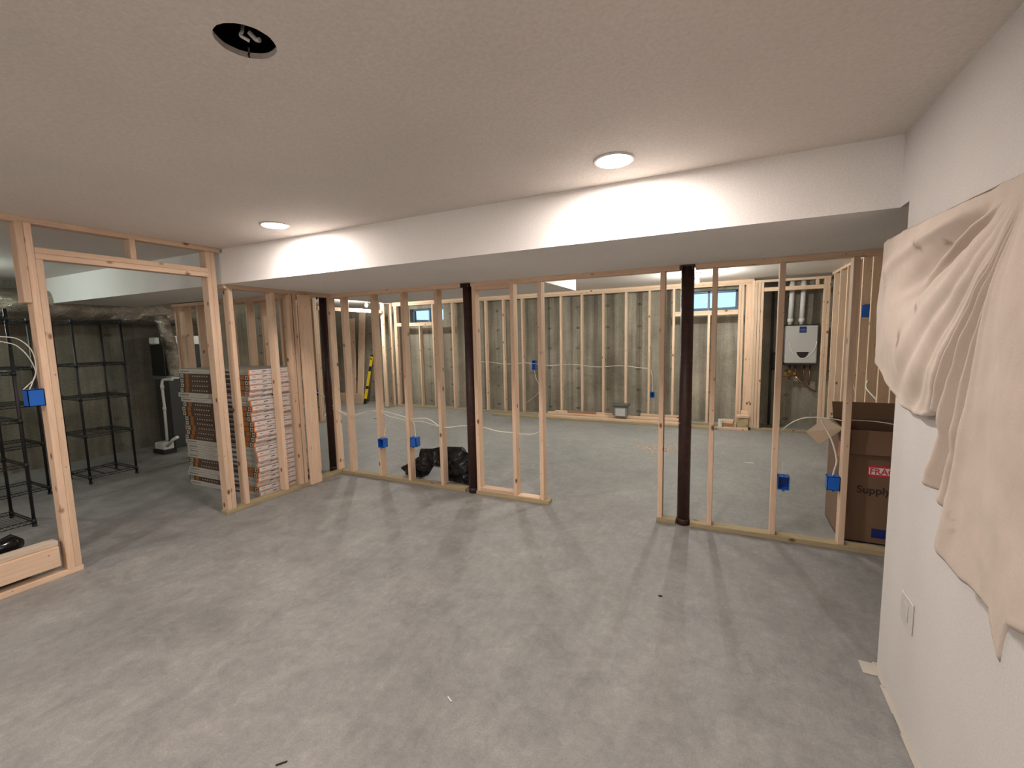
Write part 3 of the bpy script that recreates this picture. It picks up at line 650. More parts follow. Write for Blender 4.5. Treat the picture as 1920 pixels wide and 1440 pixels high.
# ================================================================== shelving
def shelf_unit(x0, x1, y0, y1, H, zs, lab):
    t = thing('wire_shelf_unit', ((x0 + x1) / 2, (y0 + y1) / 2, 0), lab, 'shelving', 'black wire shelf units')
    for x in (x0, x1):
        for y in (y0, y1):
            bm = bmesh.new(); tube(bm, [(x, y, 0), (x, y, H)], .0125, 12)
            lathe(bm, (x, y), [(.017, .0), (.017, .02)], 12); link('post', bm, BLACKM, t)
    for z in zs:
        bm = bmesh.new()
        for (a, b_) in (((x0, y0), (x1, y0)), ((x1, y0), (x1, y1)), ((x1, y1), (x0, y1)), ((x0, y1), (x0, y0))):
            tube(bm, [(*a, z), (*b_, z)], .004, 6); tube(bm, [(*a, z - .028), (*b_, z - .028)], .004, 6)
            L = math.dist(a, b_); n = int(L / .04); 
            for k in range(n):
                p = [a[i] + (b_[i] - a[i]) * k / n for i in (0, 1)]; q = [a[i] + (b_[i] - a[i]) * (k + .5) / n for i in (0, 1)]; s = [a[i] + (b_[i] - a[i]) * (k + 1) / n for i in (0, 1)]
                tube(bm, [(*p, z), (*q, z - .028)], .002, 4, cap=False); tube(bm, [(*q, z - .028), (*s, z)], .002, 4, cap=False)
        n = int((y1 - y0) / .025)
        for k in range(n + 1):
            y = y0 + (y1 - y0) * k / n; tube(bm, [(x0, y, z + .003), (x1, y, z + .003)], .0017, 4, cap=False)
        for y in (y0 + (y1 - y0) * .33, y0 + (y1 - y0) * .67): tube(bm, [(x0, y, z - .004), (x1, y, z - .004)], .004, 6)
        for x in (x0, x1):
            for y in (y0, y1): lathe(bm, (x, y), [(.018, z - .035), (.016, z + .008)], 10)
        link('shelf', bm, BLACKM, t)
    return t
shelf_unit(-7.10, -6.61, 2.40, 2.85, 1.90, (.09, .574, 1.004, 1.39, 1.885), 'black wire shelf unit furthest right, seen through the left doorway')
shelf_unit(-7.10, -6.61, 0.85, 2.05, 1.90, (.09, .574, 1.004, 1.39, 1.885), 'long black wire shelf unit behind the doorway jamb, next in line toward the left edge')
shelf_unit(-6.05, -5.56, 0.60, 1.60, 1.93, (.06, .574, .97, 1.39, 1.86), 'black wire shelf unit nearest the camera, cut by the left edge')
# things on the near shelf
t = thing('cleaning_bottle', (-5.68, 1.30, .98), 'white bottle with a blue label standing on the nearest shelf', 'bottle')
bm = bmesh.new(); lathe(bm, (-5.68, 1.30), [(.05, .976), (.052, .99), (.052, 1.08), (.03, 1.115), (.018, 1.125)], 20); link('bottle_body', bm, WHITEP, t)
bm = bmesh.new(); lathe(bm, (-5.68, 1.30), [(.0528, 1.0), (.0528, 1.06)], 20); link('bottle_label', bm, plain('teal_label', (.03, .22, .38), .5), t)
bm = bmesh.new(); lathe(bm, (-5.68, 1.30), [(.02, 1.12), (.02, 1.15)], 16); link('cap', bm, WHITEP, t)
bm = bmesh.new(); rr = random.Random(3)
bmesh.ops.create_icosphere(bm, subdivisions=3, radius=1)
for v in bm.verts:
    v.co = Vector((-5.72 + v.co.x * .10, 1.44 + v.co.y * .07, 1.055 + v.co.z * .075)) + noise.noise_vector(v.co * 3) * .015
    v.co.z = max(v.co.z, .9745)
tag(link('wipes_pack', bm, plain('pale_blue_wrap', (.30, .45, .55), .35)), 'pale blue crumpled pack of wipes lying on the nearest shelf', 'package')
bm = box(-5.95, -5.70, 1.05, 1.22, .9745, 1.20, .004); tag(link('storage_box', bm, plain('tan_card', (.32, .17, .07), .7)), 'small tan cardboard box on the nearest shelf at the left edge', 'box')
# black plastic roll on the floor at the ledge
bm = bmesh.new()
pts = [(-4.42, .35 + k * .05, .235 + .008 * math.sin(k * 1.3)) for k in range(18)]
tube(bm, pts, [.03] + [.072 + .01 * math.sin(k * 2.1) for k in range(16)] + [.03], 14)
for v in bm.verts: v.co += noise.noise_vector(v.co * 9) * .012
tag(link('plastic_sheet_roll', bm, BAG), 'shiny black roll of plastic sheeting lying behind the low ledge board at the left edge', 'plastic roll')
bm = box(-4.60, -4.34, .2, 1.2, 0, .13, .01); tag(link('tool_case', bm, BLK), 'low black case on the floor under the plastic roll', 'case')

# ================================================================== ducts, furnace, drain
t = thing('insulated_duct', (-7.8, 3.6, 1.9), 'crinkled foil-wrapped duct running under the ceiling above the shelves', 'duct')
def crinkle(bm, amp, sc):
    for v in bm.verts: v.co += noise.noise_vector(v.co * sc) * amp
bm = bmesh.new(); P_ = spline([(-7.75, 1.9, 2.10), (-7.72, 2.6, 2.11), (-7.74, 3.3, 2.08), (-7.70, 4.3, 2.07)], 14); tube(bm, P_, .19, 26); crinkle(bm, .03, 6); link('duct_run', bm, FOILC, t, smooth=True)
bm = bmesh.new(); P_ = spline([(-7.45, 3.70, 2.0), (-7.36, 3.72, 1.72), (-7.44, 3.80, 1.50), (-7.48, 3.84, 1.25), (-7.49, 3.84, 1.12)], 12); tube(bm, P_, .085, 20); crinkle(bm, .015, 11); link('duct_drop', bm, FOILC, t, smooth=True)
FS = .12
t = thing('furnace', (-7.73, 4.1, 0), 'dark grey furnace cabinet at the back of the side room beside the carton stack', 'furnace')
link('lower_cabinet', box(-7.980, -7.600, 3.80, 4.5, 0, 1.06, .008), FURN, t); link('upper_cabinet', box(-7.980, -7.620, 3.78, 4.5, 1.12, 1.58, .008), BLK, t)
link('joint_flange', box(-7.980, -7.580, 3.77, 4.5, 1.062, 1.118, .004), SHEET, t); link('supply_plenum', box(-7.980, -7.640, 3.80, 4.5, 1.582, 1.72, .004), SHEET, t)
link('control_cover', box(-7.860, -7.680, 3.72, 3.775, 1.60, 1.70, .01), WHITEP, t)
t = thing('drain_pipe', (-7.500, 3.68, .1), 'white drain pipe with elbow dropping to the small pump beside the furnace', 'pipe')
bm = bmesh.new(); tube(bm, spline([(-7.300, 3.70, 1.08), (-7.420, 3.68, 1.08), (-7.490, 3.67, 1.07), (-7.510, 3.66, 1.0)], 8) + [Vector((-7.500, 3.66, .7)), Vector((-7.480, 3.64, .17))], .018, 12); link('pipe_run', bm, PVC, t)
bm = bmesh.new(); lathe(bm, (-7.505, 3.66), [(.024, .94), (.024, 1.0)], 12); lathe(bm, (-7.495, 3.655), [(.023, .62), (.023, .67)], 12); link('coupling', bm, PVC, t)
t = thing('condensate_pump', (-7.460, 3.60, 0), 'small pale pump box on a black base under the white drain pipe', 'pump')
link('reservoir', box(-7.600, -7.320, 3.50, 3.68, 0, .06, .008), BLK, t); link('pump_cover', box(-7.580, -7.340, 3.52, 3.66, .0605, .16, .012), PVC, t)
bm = bmesh.new(); tube(bm, [(-7.320, 3.56, .12), (-7.200, 3.58, .22), (-7.120, 3.6, .26)], .022, 12); link('hose', bm, PVC, t)

# ================================================================== garbage bag
def facet_tube(spine, seg=11, seed=1, amp=.02):
    bm = bmesh.new(); rings = []
    for i, (x, y, z, ry, rz, tilt) in enumerate(spine):
        r = []
        if i < len(spine) - 1: t = Vector((spine[i + 1][0] - x, 0, spine[i + 1][2] - z))
        else: t = Vector((x - spine[i - 1][0], 0, z - spine[i - 1][2]))
        t.normalize(); nrm = Vector((-t.z, 0, t.x))
        for k in range(seg):
            a = 2 * PI * k / seg; p = Vector((x, y, z)) + Vector((0, 1, 0)) * math.cos(a) * ry + nrm * math.sin(a) * rz
            r.append(bm.verts.new(p))
        rings.append(r)
    for a, b_ in zip(rings, rings[1:]):
        for k in range(seg): bm.faces.new((a[k], a[(k + 1) % seg], b_[(k + 1) % seg], b_[k]))
    bm.faces.new(rings[0]); bm.faces.new(rings[-1])
    bmesh.ops.triangulate(bm, faces=bm.faces[:]); bmesh.ops.subdivide_edges(bm, edges=bm.edges[:], cuts=1, use_grid_fill=True, smooth=0.0)
    for v in bm.verts:
        v.co += noise.noise_vector(v.co * 7 + Vector((seed, 0, 0))) * amp * 1.4 + noise.noise_vector(v.co * 19) * amp * .7
        v.co.z = max(v.co.z, .003)
    bmesh.ops.recalc_face_normals(bm, faces=bm.faces[:])
    return bm
BAGP = [(-3.435, 0.095), (-3.298, 0.167), (-3.172, 0.249), (-3.136, 0.346), (-2.974, 0.361), (-2.843, 0.397), (-2.578, 0.415), (-2.475, 0.319), (-2.433, 0.195), (-2.425, 0.049), (-2.487, -0.006), (-2.677, 0.005), (-2.803, 0.02), (-2.833, 0.15), (-2.969, 0.153), (-3.049, 0.039), (-3.14, 0.003), (-3.262, -0.006), (-3.37, 0.007), (-3.375, 0.044)]
def seg_d(p, a, b):
    ab = b - a; t = max(0, min(1, (p - a).dot(ab) / max(1e-9, ab.length_squared))); return (p - a - ab * t).length
BP = [Vector((x, max(z, .004))) for x, z in BAGP]
dense = []
for k in range(len(BP)):
    a, b = BP[k], BP[(k + 1) % len(BP)]; n = max(1, int((b - a).length / .035))
    for q in range(n): dense.append(a + (b - a) * q / n)
bm = bmesh.new(); vs = [bm.verts.new((p.x, 0, p.y)) for p in dense]
es = [bm.edges.new((vs[k], vs[(k + 1) % len(vs)])) for k in range(len(vs))]
bmesh.ops.triangle_fill(bm, edges=es, use_beauty=True)
bmesh.ops.subdivide_edges(bm, edges=[e for e in bm.edges if not e.is_boundary], cuts=2)
bmesh.ops.triangulate(bm, faces=bm.faces[:])
bmesh.ops.subdivide_edges(bm, edges=[e for e in bm.edges if not e.is_boundary and e.calc_length() > .03], cuts=1)
bmesh.ops.triangulate(bm, faces=bm.faces[:])
dup_ = bmesh.ops.duplicate(bm, geom=bm.verts[:] + bm.edges[:] + bm.faces[:])
back = set(g for g in dup_['geom'] if isinstance(g, bmesh.types.BMVert))
for v in bm.verts:
    p = Vector((v.co.x, v.co.z)); d = min(seg_d(p, BP[k], BP[(k + 1) % len(BP)]) for k in range(len(BP)))
    t_ = .085 * math.sqrt(min(d, .10) / .10)
    n1 = noise.noise_vector(Vector((v.co.x * 9, v in back, v.co.z * 9))); n2 = noise.noise_vector(Vector((v.co.x * 24, v in back, v.co.z * 24)))
    w = min(1, d / .03)
    v.co.y = 4.05 + (t_ if v in back else -t_) + (n1.y * .035 + n2.y * .018) * w
    v.co.x += n2.x * .012 * w; v.co.z = max(.003, v.co.z + n2.z * .012 * w)
bmesh.ops.remove_doubles(bm, verts=bm.verts[:], dist=.0005)
bmesh.ops.recalc_face_normals(bm, faces=bm.faces[:])
bag = link('garbage_bag', bm, BAG); tag(bag, 'crumpled shiny black garbage bag on the floor behind the left partition', 'garbage bag')

# ================================================================== big cardboard box
t = thing('cardboard_box', (1.06, 4.28, 0), 'large open brown cardboard shipping box with red fragile sticker behind the right studs', 'cardboard box')
X0, X1, Y0, Y1, BH = .80, 1.345, 4.03, 4.55, .855
bm = bmesh.new(); th = .006
abox(bm, X0, X1, Y0, Y0 + th, 0, BH); abox(bm, X0, X1, Y1 - th, Y1, 0, BH); abox(bm, X0, X0 + th, Y0, Y1, 0, BH); abox(bm, X1 - th, X1, Y0, Y1, 0, BH); abox(bm, X0, X1, Y0, Y1, 0, .008)
link('box_body', bm, CARD, t)
def panel(name, pts, m, th=.005):
    bm = bmesh.new(); P_ = [Vector(p) for p in pts]; n = (P_[1] - P_[0]).cross(P_[2] - P_[0]).normalized() * th
    a = [bm.verts.new(p) for p in P_]; b_ = [bm.verts.new(p + n) for p in P_]
    bm.faces.new(a); bm.faces.new(list(reversed(b_)))
    for i in range(len(a)): j = (i + 1) % len(a); bm.faces.new((a[i], b_[i], b_[j], a[j]))
    return link(name, bm, m, t)
panel('flap', [(X0 - .002, Y0 - .004, BH), (X1, Y0 - .004, BH), (X1, Y0 - .045, BH - .17), (X0 + .02, Y0 - .045, BH - .17)], CARD)
panel('flap', [(X0, 4.33, BH), (X0, 4.07, BH), (.655, 4.05, .722), (.585, 4.21, .785), (.735, 4.36, .888)], CARDL)
panel('flap', [(X0 + .02, Y1, BH), (X1, Y1, BH), (X1, Y1 + .07, BH + .13), (X0 + .02, Y1 + .07, BH + .13)], CARD)
def text_part(txt, size, loc, m, parent, rot=(PI / 2, 0, 0), name='printed_text', extr=.0004):
    cu = bpy.data.curves.new(name, 'FONT'); cu.body = txt; cu.size = size; cu.extrude = extr; cu.offset = size * .018
    tmp = bpy.data.objects.new('tmp_text', cu); C.objects.link(tmp)
    dg = bpy.context.evaluated_depsgraph_get(); me = bpy.data.meshes.new_from_object(tmp.evaluated_get(dg)); bpy.data.objects.remove(tmp)
    me.materials.clear(); me.materials.append(m)
    o = bpy.data.objects.new(name, me); C.objects.link(o); o.parent = parent; o.location = Vector(loc) - world_loc(parent); o.rotation_euler = rot; return o
st = link('fragile_sticker', box(.955, 1.20, Y0 - .0015, Y0 - .0005, .515, .60), REDL, t)
link('sticker_band', box(.962, 1.193, Y0 - .0022, Y0 - .0016, .532, .583), WHL, st)
text_part('FRAGILE', .062, (.966, Y0 - .003, .536), REDL, st)
text_part('SupplyHouse', .078, (.895, Y0 - .0015, .385), INK, t); text_part('.com', .05, (.90, Y0 - .0015, .33), INK, t) if False else None
link('tape_patch', box(1.0, 1.085, Y0 - .0015, Y0 - .0005, .05, .12), NAVY, t)
link('side_mark', box(X0 - .0015, X0 - .0005, 4.15, 4.28, .44, .56), plain('faded_ink', (.13, .08, .06), .8), t)
link('side_sticker', box(X0 - .0015, X0 - .0005, 4.10, 4.19, .62, .74), plain('faded_pink_sticker', (.42, .18, .13), .7), t)

# ================================================================== far room odds and ends
def lumber(x0, x1, y0, z0, dy, dz, m, lab, rot=0):
    bm = box(x0, x1, y0, y0 + dy, z0, z0 + dz, .002); o = link('lumber_board', bm, m); o.rotation_euler[2] = rot; return tag(o, lab, 'board', 'lumber lying along the far wall')
lumber(-4.3, -0.14, 7.93, .0, .139, S, TREAT[0], 'greenish treated board on the floor, front edge of the far lumber pile')
lumber(-3.3, -0.55, 7.945, S + .001, .125, S, SPRUCE[0], 'pale board resting on the greenish front board of the far lumber pile')
lumber(-3.25, -0.60, 8.075, .0, D, S, SPRUCE[0], 'pale board on the floor in the middle of the far lumber pile')
lumber(-3.15, -0.60, 8.085, .077, D, S, SPRUCE[0], 'pale board lying topmost across the long far lumber pile')
lumber(-3.2, -0.62, 8.09, S + .0005, D, S, SPRUCE[0], 'pale board under the topmost one of the far lumber pile')
lumber(-3.05, -1.90, 8.20, .0, D, .125, SPRUCE[0], 'pale board on edge against the far studs, left of the grey bin')
lumber(-1.40, -0.72, 8.20, .0, D, .15, SPRUCE[0], 'pale short board on edge against the far studs, right of the grey bin')
bm = box(-2.75, -2.2, 8.10, 8.15, .1155, .15, .002); tag(link('scrap_wood', bm, plain('reddish_scrap', (.35, .15, .09), .8)), 'reddish scrap of wood on top of the far lumber pile', 'wood scrap')
t = thing('storage_bin', (-1.72, 8.05, .1155), 'small grey bin with a dark lid standing on the far lumber pile', 'bin')
link('bin_body', box(-1.83, -1.60, 7.99, 8.15, .1155, .30, .008), GREYP, t); link('lid', box(-1.86, -1.57, 7.975, 8.165, .301, .345, .008), plain('dark_grey_lid', (.10, .10, .095), .5), t)
link('bin_label', box(-1.80, -1.63, 7.986, 7.989, .135, .27), GREYL, t)
# blocks by the closet corner
def block(cx, cy_, z0, lx, ly, lz, rz, m, lab):
    bm = box(cx - lx / 2, cx + lx / 2, cy_ - ly / 2, cy_ + ly / 2, z0, z0 + lz, .002); o = link('wood_block', bm, m); o.rotation_euler[2] = rz; return tag(o, lab, 'wood block', 'offcut blocks by the closet corner')
block(.10, 8.05, .0, .46, .09, S, .0, SPRUCE[0], 'long offcut flat on the floor under the pile of blocks')
block(.02, 8.16, .0, .26, .12, .10, .05, SPRUCE[0], 'offcut supporting the tilted one, left in the block pile')
block(.02, 8.12, .101, .19, .14, .05, -.12, SPRUCE[0], 'pale square offcut on top at the left of the block pile')
block(.245, 8.15, .0, .16, .12, .20, .06, TREAT[0], 'greenish brown offcut standing at the closet corner')
block(.245, 8.14, .201, .17, .13, S, .25, SPRUCE[0], 'pale offcut lying topmost by the closet corner')
block(.275, 8.27, .0, .10, .05, .29, .0, SPRUCE[2], 'reddish upright offcut behind the block pile')
o = block(-.085, 8.07, .04, .03, .09, .12, .4, plain('painted_white_end', (.72, .70, .66), .7), 'small white-ended offcut leaning at the left of the block pile')
# leaning boards, panel and level in the far-left alcove
def lean(name, x0, x1, yb, yt, H, th, m, lab, cat, dx=0):
    bm = bmesh.new(); v = []
    for (z, y, s) in ((0, yb, 0), (H, yt, dx)):
        v.append([bm.verts.new((x0 + s, y, z)), bm.verts.new((x1 + s, y, z)), bm.verts.new((x1 + s, y + th, z)), bm.verts.new((x0 + s, y + th, z))])
    for k in range(4): bm.faces.new((v[0][k], v[0][(k + 1) % 4], v[1][(k + 1) % 4], v[1][k]))
    bm.faces.new(v[1]); bm.faces.new(list(reversed(v[0]))); bmesh.ops.recalc_face_normals(bm, faces=bm.faces[:])
    return tag(link(name, bm, m), lab, cat)
tr2 = lean('leaning_board', -8.72, -8.56, 8.48, 8.72, 2.15, .03, SPRUCE[2], 'left of two boards leaning against concrete behind the yellow level', 'board', dx=-.14)
lean('leaning_board', -8.52, -8.33, 8.48, 8.72, 2.28, .03, SPRUCE[2], 'right of two boards leaning against concrete behind the yellow level', 'board')
lean('white_panel', -9.07, -8.93, 8.66, 8.75, .83, .015, WHITEP, 'narrow white panel leaning at the far left against concrete', 'panel')
bm = box(-9.3, -8.25, 8.38, 8.46, 0, .24, .003); tag(link('wood_plank', bm, SPRUCE[0]), 'plank on edge on the floor at the foot of the leaning boards', 'board')
t = thing('spirit_level', (-8.22, 8.43, 0), 'yellow spirit level standing upright against the far left wall', 'spirit level')
def slab(name, a, b_, w, th, m, par):
    a = Vector(a); b_ = Vector(b_); bm = bmesh.new(); d = (b_ - a); u = Vector((1, 0, 0)); u = (u - d.normalized() * u.dot(d.normalized())).normalized(); n = d.normalized().cross(u)
    vs = [[bm.verts.new(p + u * s * w / 2 + n * q * th / 2) for s, q in ((-1, -1), (1, -1), (1, 1), (-1, 1))] for p in (a, b_)]
    for k in range(4): bm.faces.new((vs[0][k], vs[0][(k + 1) % 4], vs[1][(k + 1) % 4], vs[1][k]))
    bm.faces.new(vs[1]); bm.faces.new(list(reversed(vs[0]))); bmesh.ops.recalc_face_normals(bm, faces=bm.faces[:]); return link(name, bm, m, par)
A, B = Vector((-8.14, 8.35, 0.005)), Vector((-8.10, 8.66, 1.215))
def lp(f): return A + (B - A) * f
for a, b_ in ((.10, .30), (.36, .66), (.76, .96)): slab('level_body', lp(a), lp(b_), .065, .026, YEL, t)
for a, b_ in ((0, .10), (.96, 1.0)): slab('end_cap', lp(a), lp(b_), .067, .028, BLK, t)
for a, b_ in ((.30, .36), (.66, .76)): slab('vial_window', lp(a), lp(b_), .060, .020, BLK, t)
slab('vial', lp(.90) - Vector((0, .016, 0)), lp(.93) - Vector((0, .016, 0)), .045, .004, BLK, t)

# ================================================================== tankless water heater
hy = 8.44
t = thing('water_heater', (1.05, hy + .1, 1.06), 'grey-white wall-hung tankless water heater with blue sticker in the closet', 'water heater')
link('cabinet', box(.835, 1.272, hy, hy + .26, 1.07, 1.675, .012), HEAT, t)
link('top_edge', box(.830, 1.277, hy - .004, hy + .26, 1.676, 1.690, .002), BLK, t); link('bottom_edge', box(.830, 1.277, hy - .004, hy + .26, 1.040, 1.069, .002), BLK, t)
bm = bmesh.new(); cxh = 1.075; n = 16
top_ = [bm.verts.new((cxh - .085 + .17 * k / n, hy - .003, 1.255)) for k in range(n + 1)]
bot = [bm.verts.new((cxh - .085 + .17 * k / n, hy - .003, 1.255 - .10 * (1 - (2 * k / n - 1) ** 2) ** .8 - .001)) for k in range(n + 1)]
for k in range(n): bm.faces.new((bot[k], bot[k + 1], top_[k + 1], top_[k]))
ext = bmesh.ops.extrude_face_region(bm, geom=bm.faces[:]); 
for v in [g for g in ext['geom'] if isinstance(g, bmesh.types.BMVert)]: v.co.y += .004
bmesh.ops.recalc_face_normals(bm, faces=bm.faces[:]); link('display_panel', bm, BLK, t)
bm = bmesh.new()
pts = [(cxh + s * (.195 - .0), hy - .002, 1.50) for s in (-1,)]
arc = [(cxh + .185 * math.cos(a), hy - .002, 1.40 - .265 * abs(math.sin(a)) ** 1.15 + .02) for a in [PI + PI * k / 24 for k in range(25)]]
tube(bm, arc, .005, 6); link('swoosh_ridge', bm, WHITEP, t)
lb = link('brand_label', box(1.02, 1.115, hy - .003, hy - .0005, 1.56, 1.655), NAVY, t)
link('label_lines', box(1.03, 1.105, hy - .0045, hy - .0032, 1.585, 1.592), plain('pale_blue_ink', (.15, .25, .45), .5), lb); link('label_lines', box(1.03, 1.10, hy - .0045, hy - .0032, 1.61, 1.617), plain('pale_blue_ink_b', (.15, .25, .45), .5), lb)
for px, lab in ((.900, 'left'), (1.055, 'right')):
    tt = thing('vent_pipe', (px, hy + .1, 1.69), 'white vent pipe rising from the water heater, %s of the pair' % lab, 'pipe', 'heater vent pipes')
    bm = bmesh.new(); tube(bm, [(px, hy + .1, 1.76), (px + .012, hy + .1, 2.42)], .036, 20); link('pipe', bm, PVC, tt)
    bm = bmesh.new(); lathe(bm, (px, hy + .1), [(.030, 1.6905), (.030, 1.73), (.043, 1.735), (.043, 1.79)], 20); lathe(bm, (px + .01, hy + .1), [(.044, 2.25), (.044, 2.34)], 20); link('coupling', bm, PVC, tt)
t = thing('heater_piping', (1.05, hy + .12, .9), 'copper and brass valves and pipes hanging under the water heater', 'pipes')
bm = bmesh.new()
for x, z in ((.92, .80), (1.0, .86), (1.12, .78), (1.2, .72)): tube(bm, [(x, hy + .12, 1.04), (x, hy + .12, z)], .012, 10)
tube(bm, [(.80, hy + .12, .86), (1.02, hy + .12, .86)], .012, 10); tube(bm, [(1.0, hy + .12, .86), (1.14, hy + .14, .70), (1.30, hy + .18, .60)], .010, 10); link('pipe_run', bm, COPPER, t)
bm = bmesh.new()
for x, z in ((.86, .90), (.92, .93), (.99, .90)): abox(bm, x - .02, x + .02, hy + .09, hy + .14, z - .025, z + .03, .005)
link('valve', bm, BRASS, t)
t = thing('filter_canister', (.62, 8.62, .9), 'dark pipes and canister on the concrete left of the water heater', 'pipes')
bm = bmesh.new(); tube(bm, [(.66, 8.7, .0), (.66, 8.7, 2.3)], .022, 12); tube(bm, [(.74, 8.7, 0), (.74, 8.7, 2.3)], .015, 12); link('pipe_run', bm, FURN, t)
bm = bmesh.new(); lathe(bm, (.70, 8.62), [(.05, .95), (.06, 1.0), (.06, 1.2), (.04, 1.24)], 18); link('canister', bm, BLK, t)

# ================================================================== wall plate
t = thing('wall_plate', (.671, 2.17, .478), 'blank white square cover plate low on the right drywall', 'wall plate')
PLP = plain('cover_plate_plastic', (.60, .575, .55), .4)
link('plate', box(.665, .6715, 2.112, 2.234, .417, .540, .002), PLP, t); link('center_insert', box(.663, .6645, 2.150, 2.196, .445, .513, .001), PLP, t)

# ================================================================== drop cloth
OUT = [(-6, .04), (-3.5, .45), (-1.6, .735), (-1.7, 1.033), (-1.2, 1.143), (3.9, 1.157), (11.1, 1.178), (18.4, 1.201), (25.3, 1.243), (27.4, 1.201), (31.3, 1.142), (37.3, 1.072), (42.4, 1.008), (48.1, .930), (53.5, .849), (58.0, .763), (60.5, .755), (61.4, .795), (61.9, .865), (62.2, .976), (64.3, 1.007), (70.1, .989), (73.7, .999), (78.5, .985), (79.8, 1.063), (84.7, 1.091), (91.9, 1.080), (95.8, 1.071), (96.7, 1.101), (98.7, 1.169), (99.9, 1.097), (100.7, 1.069), (104.5, 1.064), (108.8, 1.078), (114, 1.09), (125, .98), (140, .80), (158, .55), (175, .30)]
OUT = [(-1.9, .30), (-1.6, .735)] + OUT[3:]
def rad(a):
    for (a0, r0), (a1, r1) in zip(OUT, OUT[1:]):
        if a0 <= a <= a1: return r0 + (r1 - r0) * (a - a0) / max(1e-6, a1 - a0)
    return OUT[-1][1]
PYc, PZ = 1.542, 1.969
def sm(e0, e1, x): t = max(0, min(1, (x - e0) / (e1 - e0))); return t * t * (3 - 2 * t)
def ridge(a, c, w): return math.exp(-((a - c) / w) ** 2)
def tri(a, c, w): return max(0.0, 1 - abs(a - c) / w)
def fold(a, r, R):
    f = r / 1.1
    d = .040 * max(0.0, math.sin(min(1, max(0, (a + 2) / 62)) * PI)) ** .7 * sm(.05, .7, f) * (1 - .9 * sm(.72, 1.0, r / R))       # billow of the upper lobe
    wob = 2.2 * math.sin(f * 7) + 1.2 * math.sin(f * 15 + 1)
    d -= .055 * ridge(a + wob * .6, 12 + 7 * f, 4.6) * sm(.12, .35, f) * (1 - sm(.62, .80, f))      # deep valley under the top edge
    d += .022 * ridge(a, 4 + 3 * f, 2.4) * sm(.2, .5, f) * (1 - sm(.9, 1.0, f))
    d -= .030 * ridge(a + wob * .5, 26 - 8 * f, 2.6) * sm(.10, .3, f) * (1 - sm(.5, .72, f))
    d += .020 * ridge(a, 20 - 2 * f, 2.0) * sm(.10, .3, f) * (1 - sm(.6, .8, f))
    for c, w, h in ((33, 2.6, .006), (38, 2.0, -.008), (42, 2.2, .006), (46.5, 1.8, -.012), (50, 1.8, .008), (53, 1.4, .010)):
        d += h * ridge(a + wob * .25, c, w) * sm(.05, .45, f) * (1 - .6 * sm(.7, 1, f))
    for c, w, h in ((55.8, 1.3, -.044), (58.6, 1.5, .032), (61.4, 1.0, -.036), (64.6, 1.6, .036), (68.0, 1.1, -.040), (71.2, 1.6, .030), (74.0, 1.2, -.020), (76.4, 1.2, -.046)):
        d += h * ridge(a + wob * .12, c, w) * sm(.04, .45, f)
    if a > 57: d -= .016 * sm(.72, .80, r) * (1 - sm(76.5, 78.2, a))
    d += .036 * sm(77.0, 78.2, a) * sm(.0, .3, f)                                        # near panel lies on top
    d += .018 * ridge(a, 80.2, 1.5) * f; d -= .016 * ridge(a, 88, 4) * f; d += .012 * ridge(a, 100, 6) * f
    d += .003 * sm(R - .024, R - .018, r) - .006 * sm(R - .010, R, r)                     # rolled hem
    return d
bm = bmesh.new(); NA, NR = 420, 90; grid = []
a0, a1 = OUT[0][0], OUT[-1][0]
angs = []
for i in range(NA + 1):
    angs.append(a0 + (a1 - a0) * i / NA)
extra = [77.0 + .12 * i for i in range(18)] + [56 + .2 * i for i in range(100)]
angs = sorted(set(angs + extra))
for a in angs:
    R = rad(a); row = []
    for j in range(NR + 1):
        r = .012 + (R - .012) * (j / NR)
        ca, sa = math.cos(math.radians(a)), math.sin(math.radians(a))
        x = .640 - fold(a, r, R)
        nv = noise.noise_vector(Vector((0, r * ca * 5, r * sa * 5))) * .007 + noise.noise_vector(Vector((3, r * ca * 15, r * sa * 10))) * .0045 + noise.noise_vector(Vector((7, r * ca * 34, r * sa * 22))) * .0018
        yy = PYc + r * ca; zz = PZ - r * sa
        if yy > 2.50: x = x
        row.append(bm.verts.new((min(x + nv.x, .6675), yy + nv.y * .5, zz + nv.z * .5)))
    grid.append(row)
for i in range(len(grid) - 1):
    for j in range(NR):
        f = bm.faces.new((grid[i][j], grid[i][j + 1], grid[i + 1][j + 1], grid[i + 1][j])); f.smooth = True
cl = link('drop_cloth', bm, CANVAS); tag(cl, 'beige canvas drop cloth hanging in folds from the right wall', 'drop cloth')
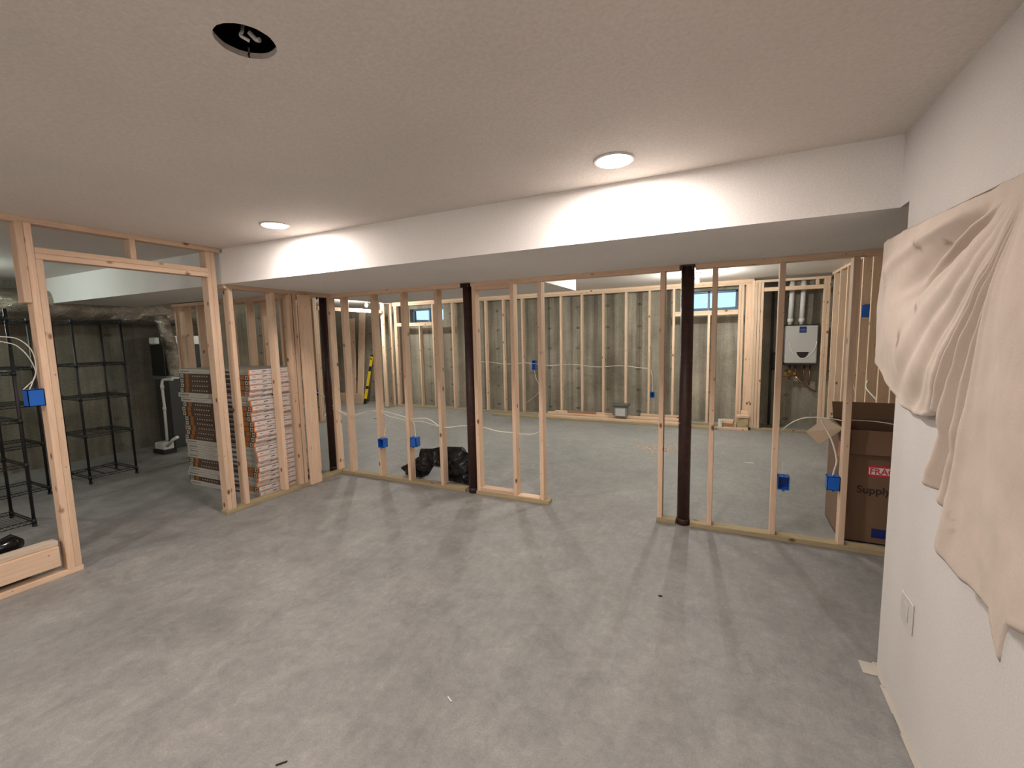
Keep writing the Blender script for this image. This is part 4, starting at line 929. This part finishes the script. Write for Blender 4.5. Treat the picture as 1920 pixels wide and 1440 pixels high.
sol = cl.modifiers.new('thickness', 'SOLIDIFY'); sol.thickness = .002; sol.offset = 0
t = thing('wall_hook', (.66, PYc, PZ), 'dark hook holding up the gathered top of the drop cloth at the right edge', 'hook')
bm = bmesh.new(); tube(bm, [(.671, PYc - .03, PZ - .012), (.625, PYc - .03, PZ - .012)], .012, 12); link('hook_arm', bm, BLK, t)

# floor crumbs: wood shavings by the far column
bm = bmesh.new(); rr = random.Random(11)
for k in range(160):
    x = rr.gauss(-.75, .22); y = rr.gauss(6.4, .16); s = rr.uniform(.01, .035); a = rr.uniform(0, PI)
    m = Matrix.Translation((x, y, .003)) @ Matrix.Rotation(a, 4, 'Z')
    abox(bm, -s, s, -.004, .004, -.003, .001, mat=m)
tag(link('wood_shavings', bm, SPRUCE[0]), 'scattered pale wood shavings on the back room floor', 'wood shavings', kind='stuff')

def chip(x, y, lx, ly, rz, m, lab, name, cat, h=.004):
    bm = bmesh.new(); abox(bm, -lx, lx, -ly, ly, 0, h, .001, mat=Matrix.Rotation(rz, 4, 'Z'))
    for v in bm.verts: v.co += Vector((x, y, 0.0005)) + noise.noise_vector(v.co * 60) * .002; v.co.z = max(v.co.z, .0004)
    tag(link(name, bm, m), lab, cat)
chip(-1.073, 1.511, 0.018, 0.003, -0.5, WHL, 'tiny white scrap lying on the open concrete floor near the bottom centre', 'paper_scrap', 'scrap')
chip(-0.332, 2.704, 0.012, 0.007, 0.3, DARK, 'small dark crumb on the concrete floor between the column and the drywall end', 'dark_crumb', 'debris')
chip(-1.490, 0.992, 0.02, 0.003, 0.9, DARK, 'thin dark sliver on the floor at the bottom edge of the photo', 'wood_sliver', 'debris')
chip(-6.395, 6.847, 0.05, 0.02, 0.2, DARK, 'dark flat offcut on the back room floor near the yellow level', 'dark_offcut', 'debris')
chip(0.274, 6.046, 0.05, 0.008, 0.1, WHL, 'white scrap on the back room floor left of the tall right stud', 'paper_scrap', 'scrap')
chip(-2.093, 4.870, 0.012, 0.008, 0.1, WHL, 'tiny white scrap on the floor behind the narrow partition', 'paper_scrap', 'scrap')
